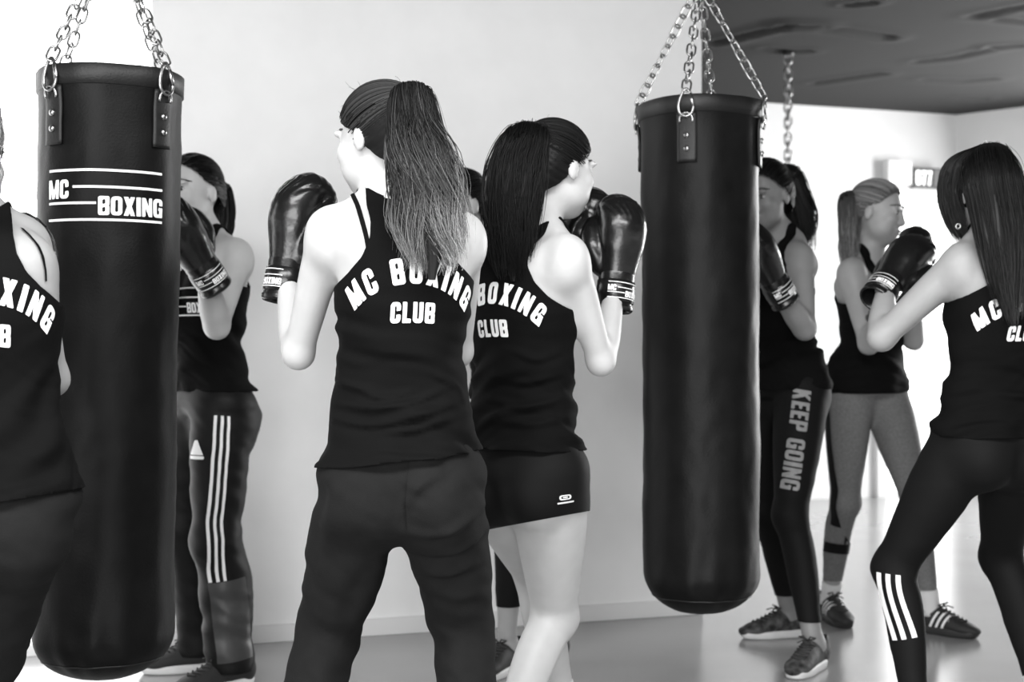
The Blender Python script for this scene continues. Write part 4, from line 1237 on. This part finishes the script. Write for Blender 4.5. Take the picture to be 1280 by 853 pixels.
def woman_sweatpants():
    c = dict(label='person seen from behind in charcoal sweatpants with wavy brown ponytail', seed=3,
             pelvis=W(502, 602, 2.95), chest=W(504, 345, 2.93), neck=W(494, 262, 2.96), head=W(476, 176, 2.98),
             fp=(-.10, 1, 0), fc=(-.24, .97, 0), fh=(-.78, .62, -.12), tilt=.03,
             ankL=ground(362, 2.98), ankR=ground(592, 3.02), toeL=(-.3, 1), toeR=(.1, 1), poleL=(-.1, 1, 0), poleR=(.05, 1, 0),
             thigh=.375, shin=.365, bottom='sweat', hem_z=CAMH-(575-HOR)/F*2.88, hem_slope=.10, cuff=.09, w=.97, bw=.94, aw=.90, hipw=.078,
             folds_pants=[([(508, 668), (545, 672), (590, 650), (618, 622)], .010, 9), ([(512, 688), (550, 694), (595, 676), (616, 655)], .011, 10), ([(520, 712), (560, 722), (605, 706)], .010, 11),
                          ([(508, 640), (530, 610), (560, 592)], .007, 12), ([(540, 742), (575, 752), (610, 744)], .007, 12), ([(410, 600), (404, 650), (398, 700)], .006, 16), ([(480, 700), (450, 740), (430, 790)], .007, 16)],
             folds_shirt=[([(404, 522), (450, 534), (510, 528), (575, 505)], .009, 8), ([(412, 506), (460, 514), (520, 505), (560, 488)], .008, 7), ([(440, 486), (475, 500), (520, 492)], .007, 7),
                          ([(408, 470), (440, 486), (470, 490)], .006, 7), ([(470, 544), (520, 540), (580, 520)], .007, 8), ([(540, 470), (560, 482), (574, 500)], .007, 7), ([(430, 400), (425, 450), (432, 500)], .004, 9)],
             glL=((.16, .10, .98), (-.85, -.5, 0)), glR=((-.2, .1, 1), (.6, .6, 0)), sock=.05)
    arm(c, 'L', W(411, 290, 2.93), (373, 442), (358, 342), a1=True, L2=.24)
    arm(c, 'R', W(579, 296, 2.98), (572, 440), (540, 330))
    o = figure(c)
    back_print(o, .053, -.045)
    C = spline(np.array([W(503, 582, 2.7), W(501, 610, 2.7), W(499, 645, 2.7), W(500, 675, 2.7)]), 40)
    v, q = strip2mesh(C, np.repeat([[1., 0, 0]], 40, 0), -.0014, .0014, 3)
    obj('back_seam', mk_mesh('back_seam', project(v, (0, 1, 0), o['pants_bvh'], .0016)-o['origin'], q, M['legging']), o['pants'])
    # bra strap on the shoulder
    vb = bvh_of(o['bodyV'], o['bodyQ'])
    pth = np.array([W(436, 236, 2.85), W(441, 250, 2.80), W(449, 272, 2.80), W(456, 296, 2.80), W(459, 312, 2.80)])
    C = spline(pth, 40); v, q = strip2mesh(C, np.repeat([[1., 0, .25]], 40, 0), -.0045, .0045, 4)
    obj('bra_strap', mk_mesh('bra_strap', project(v, (0, 1, -.05), vb, .0035)-o['origin'], q, M['shirt']), o['person'])
    band = o['hp'](.012, -.088, .072)
    ctrl = [band, W(515, 116, 2.85), W(519, 165, 2.83), W(531, 225, 2.80), W(540, 275, 2.79), W(540, 350, 2.79)]
    prof = [.016, .040, .058, .080, .082, .055]
    pc = [hair_cap(o['Hm'], o['Hd'], 1, band=(.012, -.088, .072), line=(.80, -.015), light=.13, n=1100, fly=26),
          core_tube(ctrl, prof, .5, tone=.03, k=.74),
          ponytail(ctrl, prof, 2600, 2, wave=.026, wfreq=2.0, r=.0010, flat=.55, light=1.2, tip=1.0, endvar=.5, root=2.7),
          ponytail(ctrl, np.array(prof)*1.12, 130, 3, wave=.016, wfreq=1.6, r=.0007, flat=.6, light=.8, tip=1.0, endvar=.4)]
    build_hair(o['person'], o['origin'], pc, M['hair_brown'])
    e = MB(); e.sweep([band-o['origin']+.019*(o['Hm'][0]*math.cos(a)+o['Hm'][2]*math.sin(a)*.8+o['Hm'][1]*-.4*math.sin(a)) for a in np.linspace(0, 6.28, 24, endpoint=False)], .006, 8, closed=True)
    e.build('hair_elastic', M['elastic'], o['person'], True)
woman_sweatpants()

def woman_shorts():
    c = dict(label='person seen from behind in short black shorts with bare legs', seed=5,
             pelvis=W(650, 592, 3.46), chest=W(650, 372, 3.42), neck=W(668, 300, 3.44), head=W(695, 213, 3.47),
             fp=(.55, .84, 0), fc=(.62, .78, 0), fh=(.77, .64, -.12),
             ankL=ground(704, 3.86), ankR=ground(628, 3.41), toeL=(.5, .86), toeR=(.7, .7), poleL=(.2, .95, 0), poleR=(.38, .92, 0),
             thigh=.430, shin=.365, bottom='shorts', hem_z=CAMH-(562-HOR)/F*3.36, hem_slope=-.03, cuff=CAMH-(660-HOR)/F*3.38, cuff_slope=.22, w=1.08, bw=.95, aw=.92,
             folds_shirt=[([(612, 470), (650, 482), (705, 470)], .007, 8), ([(606, 500), (650, 512), (712, 498)], .008, 8), ([(640, 440), (670, 452), (708, 440)], .006, 8), ([(620, 530), (665, 534), (714, 524)], .006, 9)],
             glL=((.35, .25, .9), (-.4, .9, 0)), glR=((.10, .12, .98), (.55, -.83, 0)), sock=.05)
    arm(c, 'R', W(711, 322, 3.33), (751, 452), (770, 357), L1=.285, L2=.235)
    arm(c, 'L', W(604, 312, 3.56), (640, 440), (704, 340))
    o = figure(c)
    back_print(o, .053, -.045)
    # small maker's mark at the hem of the shorts
    ring = sdf_mesh(lambda X, Y: np.maximum(g_box(X, Y, -.0145, -.006, .0145, .006, .006), -g_box(X, Y, -.010, -.003, .010, .003, .003)), -.016, -.008, .016, .008, .0012)
    mid = sdf_mesh(lambda X, Y: g_box(X, Y, -.006, -.0016, .006, .0016, .001), -.008, -.003, .008, .003, .0012)
    bar = sdf_mesh(lambda X, Y: g_box(X, Y, -.020, -.0145, .020, -.0105), -.022, -.016, .022, -.009, .0012)
    v, t = merge2d([ring, mid, bar])
    P = W(709, 629, 3.2)+np.outer(v[:, 0], unit([1, .1, .08]))+np.outer(v[:, 1], unit([-.08, 0, 1]))
    obj('shorts_emblem', mk_mesh('shorts_emblem', project(P, (0, 1, 0), o['pants_bvh'], .0015)-o['origin'], t, M['print_grey' if 0 else 'stripe']), o['pants'])['label'] = 'small white oval emblem'
    bl = (-.02, -.086, .062); band = o['hp'](*bl)
    ctrl = [band, W(662, 165, 3.36), W(648, 200, 3.33), W(640, 250, 3.31), W(639, 300, 3.30), W(642, 352, 3.31)]
    prof = [.018, .048, .072, .080, .074, .045]
    pc = [hair_cap(o['Hm'], o['Hd'], 11, band=bl, line=(.80, -.015), light=.5, n=700, fly=22),
          core_tube(ctrl, prof, .55, tone=.02, k=.80),
          ponytail(ctrl, prof, 1800, 12, wave=.008, wfreq=1.2, r=.0012, flat=.6, light=.5, tip=.5, endvar=.35),
          ponytail(ctrl, np.array(prof)*1.15, 120, 13, wave=.014, wfreq=1.4, r=.0007, flat=.7, endvar=.3)]
    build_hair(o['person'], o['origin'], pc, M['hair_dark'])
    e = MB(); e.sweep([band-o['origin']+.020*(o['Hm'][0]*math.cos(a)+o['Hm'][2]*math.sin(a)) for a in np.linspace(0, 6.28, 24, endpoint=False)], .006, 8, closed=True)
    e.build('hair_elastic', M['elastic'], o['person'], True)
woman_shorts()

def woman_right():
    c = dict(label='person seen from behind with long straight dark hair and striped black leggings', seed=8, skin='skin_dimmed',
             pelvis=W(1238, 552, 3.82), chest=W(1254, 378, 3.80), neck=W(1248, 300, 3.83), head=W(1230, 243, 3.86),
             fp=(-.40, .92, 0), fc=(-.28, .96, 0), fh=(-.36, .93, -.08),
             ankL=ground(1146, 3.75), ankR=ground(1302, 3.95), toeL=(-.7, .7), toeR=(.1, 1), poleL=(-.55, .83, 0), poleR=(-.1, 1, 0),
             thigh=.405, shin=.385, bottom='legging', hem_z=CAMH-(545-HOR)/F*3.8, cuff=.10, bw=.98, shirt_ease=[.008, .009, .010, .013, .011, .008, .008, .006],
             glL=((.60, .50, .62), (-.55, -.70, .3)), glR=((-.3, .4, .9), (.6, .6, 0)), sock=.05)
    arm(c, 'L', W(1200, 330, 3.77), (1102, 422), (1107, 358), L1=.285)
    arm(c, 'R', W(1317, 328, 3.93), (1330, 430), (1280, 350))
    o = figure(c)
    back_print(o, .053, -.045)
    leg_stripe(o, 'L', 1.05, 1.50, (-.024, .002, .026), .0125, (-.35, -.94, 0), M['stripe'], 'calf_stripes', drift=-.012, lat_shift=.006)
    ctrl = [o['hp'](0, -.045, .105), W(1240, 215, 3.72), W(1250, 270, 3.69), W(1258, 330, 3.67), W(1262, 372, 3.67), W(1266, 408, 3.68)]
    prof = [.045, .078, .080, .068, .050, .028]
    pc = [hair_cap(o['Hm'], o['Hd'], 21, band=(0, -.06, .09), line=(.22, -.085), light=.4, n=700, bulk=.006, ear=0),
          core_tube(ctrl, prof, .62, tone=.03, k=.82),
          ponytail(ctrl, prof, 2200, 22, wave=.006, wfreq=.9, r=.0012, flat=.66, light=.6, tip=.7, endvar=.42),
          ponytail(ctrl, np.array(prof)*1.15, 90, 23, wave=.012, wfreq=1.2, r=.0007, flat=.7, endvar=.35)]
    hp = o['hp']; sc = [hp(-.02, -.02, .122), hp(-.072, .022, .085), hp(-.092, .030, .01), hp(-.092, .012, -.07), hp(-.085, -.015, -.135)]
    sp = [.02, .046, .050, .046, .030]
    pc += [core_tube(sc, sp, .35, side=o['Hm'][1], tone=.03, k=.8), ponytail(sc, sp, 900, 24, wave=.003, wfreq=.8, r=.0012, flat=.4, light=.6, tip=.7, endvar=.3, side=o['Hm'][1])]
    build_hair(o['person'], o['origin'], pc, M['hair_long'])
    er = MB(); c0 = W(1198, 283, 3.70)-o['origin']
    er.sweep([c0+np.array([.006*math.cos(a), .002, .006*math.sin(a)]) for a in np.linspace(0, 6.28, 20, endpoint=False)], .0028, 8, closed=True)
    er.build('earring', M['steel'], o['person'], True)
woman_right()

def woman_left_edge():
    c = dict(label='person seen from behind with bare right arm, close beside the lettered punching bag', seed=2, skin='skin_dimmed',
             pelvis=W(-22, 640, 2.70), chest=W(-28, 372, 2.68), neck=W(-36, 285, 2.71), head=W(-52, 195, 2.74),
             fp=(-.15, 1, 0), fc=(-.42, .91, 0), fh=(.1, .99, -.1),
             ankL=ground(-240, 2.72), ankR=ground(-118, 2.74), toeL=(-.2, 1), toeR=(.2, 1),
             thigh=.38, shin=.37, bottom='sweat', hem_z=CAMH-(628-HOR)/F*2.62, hem_slope=.10, cuff=.09, bw=1.03, w=.92, aw=.95,
             glL=((.1, .2, .98), (-.8, .4, 0)), glR=((-.1, .2, .98), (.7, .6, 0)), sock=.05)
    arm(c, 'R', W(30, 306, 2.76), (64, 474), (38, 400))
    arm(c, 'L', W(-98, 306, 2.63), (-124, 470), (-100, 400))
    o = figure(c)
    back_print(o, .053, -.045)
    vb = bvh_of(o['bodyV'], o['bodyQ'])
    C = spline(np.array([W(28, 282, 2.68), W(37, 296, 2.67), W(45, 314, 2.67), W(50, 334, 2.67), W(53, 352, 2.67)]), 40)
    v, q = strip2mesh(C, np.repeat([[1., 0, .3]], 40, 0), -.004, .004, 4)
    obj('bra_strap', mk_mesh('bra_strap', nearest(v, vb, .0035)-o['origin'], q, M['shirt']), o['person'])
    bl = (0, -.09, .06); band = o['hp'](*bl)
    ctrl = [band, W(-30, 130, 2.60), W(-26, 165, 2.58), W(-22, 205, 2.57), W(-14, 240, 2.57)]
    prof = [.018, .040, .048, .044, .022]
    pc = [hair_cap(o['Hm'], o['Hd'], 31, band=bl, line=(.66, -.012), light=.7, n=300), core_tube(ctrl, prof, .6, tone=.2),
          ponytail(ctrl, prof, 600, 32, wave=.01, light=.9, tip=.9, endvar=.3, r=.0014)]
    build_hair(o['person'], o['origin'], pc, M['hair_brown'])
woman_left_edge()

def woman_track():
    c = dict(label='person facing the lettered punching bag in black track pants with white side stripes', seed=4, skin='skin', res=.0055,
             pelvis=W(264, 512, 4.42), chest=W(262, 352, 4.40), neck=W(256, 303, 4.42), head=W(241, 242, 4.38),
             fp=(-.80, -.60, 0), fc=(-.62, -.78, 0), fh=(-.50, -.86, -.06),
             ankL=ground(287, 4.36), ankR=ground(250, 4.60), toeL=(-.75, -.65), toeR=(-.97, -.25), poleL=(-.5, -.86, 0), poleR=(-.9, -.4, 0),
             thigh=.385, shin=.38, bottom='track', hem_z=CAMH-(488-HOR)/F*4.4, cuff=.055, bw=.93, w=1.0,
             glL=((-.42, -.45, .78), (.20, -1, .2)), glR=((-.3, -.4, .9), (-.5, -.6, 0)))
    arm(c, 'L', W(295, 320, 4.30), (271, 408), (256, 338), a1=False, a2=False, L1=.275, L2=.225)
    arm(c, 'R', W(215, 318, 4.53), (195, 410), (196, 345), a1=False, a2=False, L1=.28, L2=.22)
    o = figure(c)
    leg_stripe(o, 'L', .04, 1.32, (-.019, 0, .019), .0085, (.45, -.9, 0), M['stripe'], 'side_stripes', lat_shift=.024, n=90)
    leg_stripe(o, 'L', 1.325, 1.97, (0,), .108, (.45, -.9, 0), M['panel'], 'shin_panel', na=12, lat_shift=-.004)['label'] = 'glossy dark grey lower leg panel'
    tri = [sdf_mesh(lambda X, Y: np.maximum(g_poly(X, Y, [(-.022, 0), (.022, 0), (.005, .044), (-.005, .044)]), -9), -.03, -.002, .03, .048, .003),
           sdf_mesh(lambda X, Y: g_box(X, Y, -.024, -.013, .024, -.003, .003), -.026, -.016, .026, 0, .003)]
    v, t = merge2d(tri)
    P = W(239.5, 571, 4.2)+np.outer(v[:, 0], [1, 0, 0])+np.outer(v[:, 1], [0, 0, 1])
    obj('thigh_emblem', mk_mesh('thigh_emblem', project(P, (0, 1, 0), o['pants_bvh'], .0018)-o['origin'], t, M['stripe']), o['pants'])['label'] = 'small white triangular emblem'
    # chest print: two rows between rules
    v, t = logo2d(.16); v = v*[1, 1.25]
    P = W(228, 376, 4.2)+np.outer(v[:, 0], [1, 0, 0])+np.outer(v[:, 1], [0, 0, 1])
    obj('chest_lettering', mk_mesh('chest_lettering', project(P, (0, 1, 0), o['shirt_bvh'], .0018)-o['origin'], t, M['print']), o['shirt'])
    bl = (0, -.092, .02); band = o['hp'](*bl)
    ctrl = [band, W(277, 235, 4.52), W(281, 265, 4.52), W(279, 300, 4.50), W(276, 340, 4.48)]
    prof = [.018, .032, .036, .034, .018]
    pc = [hair_cap(o['Hm'], o['Hd'], 41, band=bl, line=(.62, .006), light=.5, n=300), core_tube(ctrl, prof, .8), ponytail(ctrl, prof, 350, 42, wave=.006, r=.0015)]
    build_hair(o['person'], o['origin'], pc, M['hair_dark'])
woman_track()

def woman_hidden():
    c = dict(label='person in black capri leggings standing near the partition, mostly hidden behind two others', seed=6, skin='skin_dimmed', face=True,
             pelvis=W(642, 498, 4.62), chest=W(618, 365, 4.60), neck=W(602, 312, 4.60), head=W(574, 258, 4.57),
             fp=(-.80, -.6, 0), fc=(-.75, -.66, 0), fh=(-.8, -.6, -.1),
             ankL=ground(634, 4.58), ankR=ground(684, 4.72), toeL=(-.5, -.87), toeR=(-.8, -.6),
             thigh=.395, shin=.385, bottom='legging', hem_z=CAMH-(500-HOR)/F*4.6, cuff=CAMH-(757-HOR)/F*4.58, bw=.92, w=.92,
             glL=((-.2, -.1, .95), (-.2, -1, 0)), glR=((-.2, -.1, .95), (-.2, -1, 0)))
    arm(c, 'L', W(642, 325, 4.50), (650, 430), (612, 380), a1=False, a2=False, L1=.28, L2=.22)
    arm(c, 'R', W(570, 325, 4.70), (556, 420), (545, 340), a1=False, a2=False, L1=.28, L2=.22)
    o = figure(c)
    bl = (0, -.092, .05); band = o['hp'](*bl)
    ctrl = [band, W(618, 245, 4.70), W(622, 280, 4.72), W(624, 320, 4.72)]
    pc = [hair_cap(o['Hm'], o['Hd'], 51, band=bl, light=.5, n=240), core_tube(ctrl, [.018, .03, .03, .015], .8), ponytail(ctrl, [.018, .03, .03, .015], 150, 52)]
    build_hair(o['person'], o['origin'], pc, M['hair_dark'])
woman_hidden()

def woman_slogan():
    c = dict(label='person facing the plain punching bag in black leggings lettered down the thigh', seed=7, skin='skin_shaded', res=.0055,
             pelvis=W(978, 488, 4.90), chest=W(966, 352, 4.86), neck=W(970, 300, 4.88), head=W(957, 246, 4.82),
             fp=(-.72, -.69, 0), fc=(-.62, -.78, 0), fh=(-.62, -.76, -.24),
             ankL=ground(1017, 4.62), ankR=ground(987, 5.16), toeL=(-.55, -.83), toeR=(-.98, -.2), poleL=(-.97, -.25, 0), poleR=(-.9, -.4, 0),
             thigh=.435, shin=.42, bottom='legging', hem_z=CAMH-(486-HOR)/F*4.9, cuff=.155, bw=.97, w=1.0, shoe='pattern',
             glL=((-.50, -.25, .80), (.25, -1, .35)), glR=((-.3, -.3, .9), (-.5, -.6, 0)))
    arm(c, 'L', W(999, 324, 4.76), (1006, 411), (971, 358), a1=False, a2=False, L1=.27, L2=.21)
    arm(c, 'R', W(936, 318, 4.97), (915, 410), (925, 355), a1=False, a2=False, L1=.28, L2=.21)
    o = figure(c)
    v, t = text2d('KEEP GOING', .058, .09, xs=.66)
    # read from the hip down: text x runs down the thigh, letter tops face the rear
    A = W(1007, 488, 4.7); B_ = W(986, 612, 4.7); ux = unit(B_-A); uy = unit([1, 0, .2]); uy = unit(uy-(uy@ux)*ux)
    sc = np.linalg.norm(B_-A)/(v[:, 0].max()-v[:, 0].min())
    P = (A+B_)/2+np.outer(v[:, 0]*sc, ux)+np.outer(v[:, 1]-.029, uy)
    obj('thigh_lettering', mk_mesh('thigh_lettering', project(P, (0, 1, 0), o['pants_bvh'], .0018)-o['origin'], t, M['print_grey']), o['pants'])['label'] = 'grey slogan lettering running down the thigh'
    bl = (0, -.085, .055); band = o['hp'](*bl)
    ctrl = [band, W(982, 218, 4.96), W(994, 248, 4.97), W(1003, 285, 4.97), W(1003, 322, 4.96)]
    prof = [.03, .056, .062, .06, .03]
    pc = [hair_cap(o['Hm'], o['Hd'], 61, band=bl, line=(.85, .0), light=.5, n=500, bulk=.006), core_tube(ctrl, prof, .8, k=.8), ponytail(ctrl, prof, 700, 62, wave=.014, wfreq=1.6, r=.0016)]
    build_hair(o['person'], o['origin'], pc, M['hair_dark'])
woman_slogan()

def woman_blond():
    c = dict(label='person with blond ponytail in grey leggings standing in the hall', seed=9, skin='skin_dimmed', res=.0055,
             pelvis=W(1082, 488, 5.30), chest=W(1089, 378, 5.27), neck=W(1086, 324, 5.28), head=W(1096, 266, 5.24),
             fp=(.45, -.89, 0), fc=(.66, -.75, 0), fh=(.86, -.50, -.20),
             ankL=ground(1163, 5.24), ankR=ground(1037, 5.48), toeL=(.72, -.69), toeR=(.15, -.99), poleL=(.5, -.85, 0), poleR=(.3, -.95, 0),
             thigh=.405, shin=.395, bottom='legging', bottom_mat='greyleg', hem_z=CAMH-(492-HOR)/F*5.25, cuff=.16, bw=.97, w=.96, shoe='stripes', sock=.07,
             glL=((.1, -.1, .95), (.5, .6, 0)), glR=((.4, -.3, .85), (.2, -1, 0)))
    arm(c, 'R', W(1064, 342, 5.17), (1086, 430), (1108, 385), a1=False, a2=False, L1=.275, L2=.21)
    arm(c, 'L', W(1127, 342, 5.38), (1142, 425), (1138, 365), a1=False, a2=False, L1=.275, L2=.21)
    o = figure(c)
    leg_stripe(o, 'R', .10, 1.22, (0,), .030, (-.95, -.3, 0), M['legging'], 'side_stripe', na=5, drift=-.02)
    leg_stripe(o, 'R', 1.42, 1.52, (0,), .10, (-.1, -1, 0), M['legging'], 'calf_band', na=12, n=16)
    bl = (0, -.088, .045); band = o['hp'](*bl)
    ctrl = [band, W(1066, 246, 5.26), W(1062, 280, 5.22), W(1061, 318, 5.20), W(1062, 345, 5.20)]
    prof = [.018, .036, .044, .040, .02]
    pc = [hair_cap(o['Hm'], o['Hd'], 71, band=bl, line=(.95, .004), light=1.0, n=700, sr=.0017), core_tube(ctrl, prof, .8, tone=.3), ponytail(ctrl, prof, 700, 72, wave=.006, light=.9, tip=1., r=.0015)]
    build_hair(o['person'], o['origin'], pc, M['hair_blond'])
    e = MB(); e.sweep([band-o['origin']+.019*(o['Hm'][0]*math.cos(a)+o['Hm'][2]*math.sin(a)) for a in np.linspace(0, 6.28, 24, endpoint=False)], .006, 8, closed=True)
    e.build('hair_elastic', M['elastic'], o['person'], True)
woman_blond()
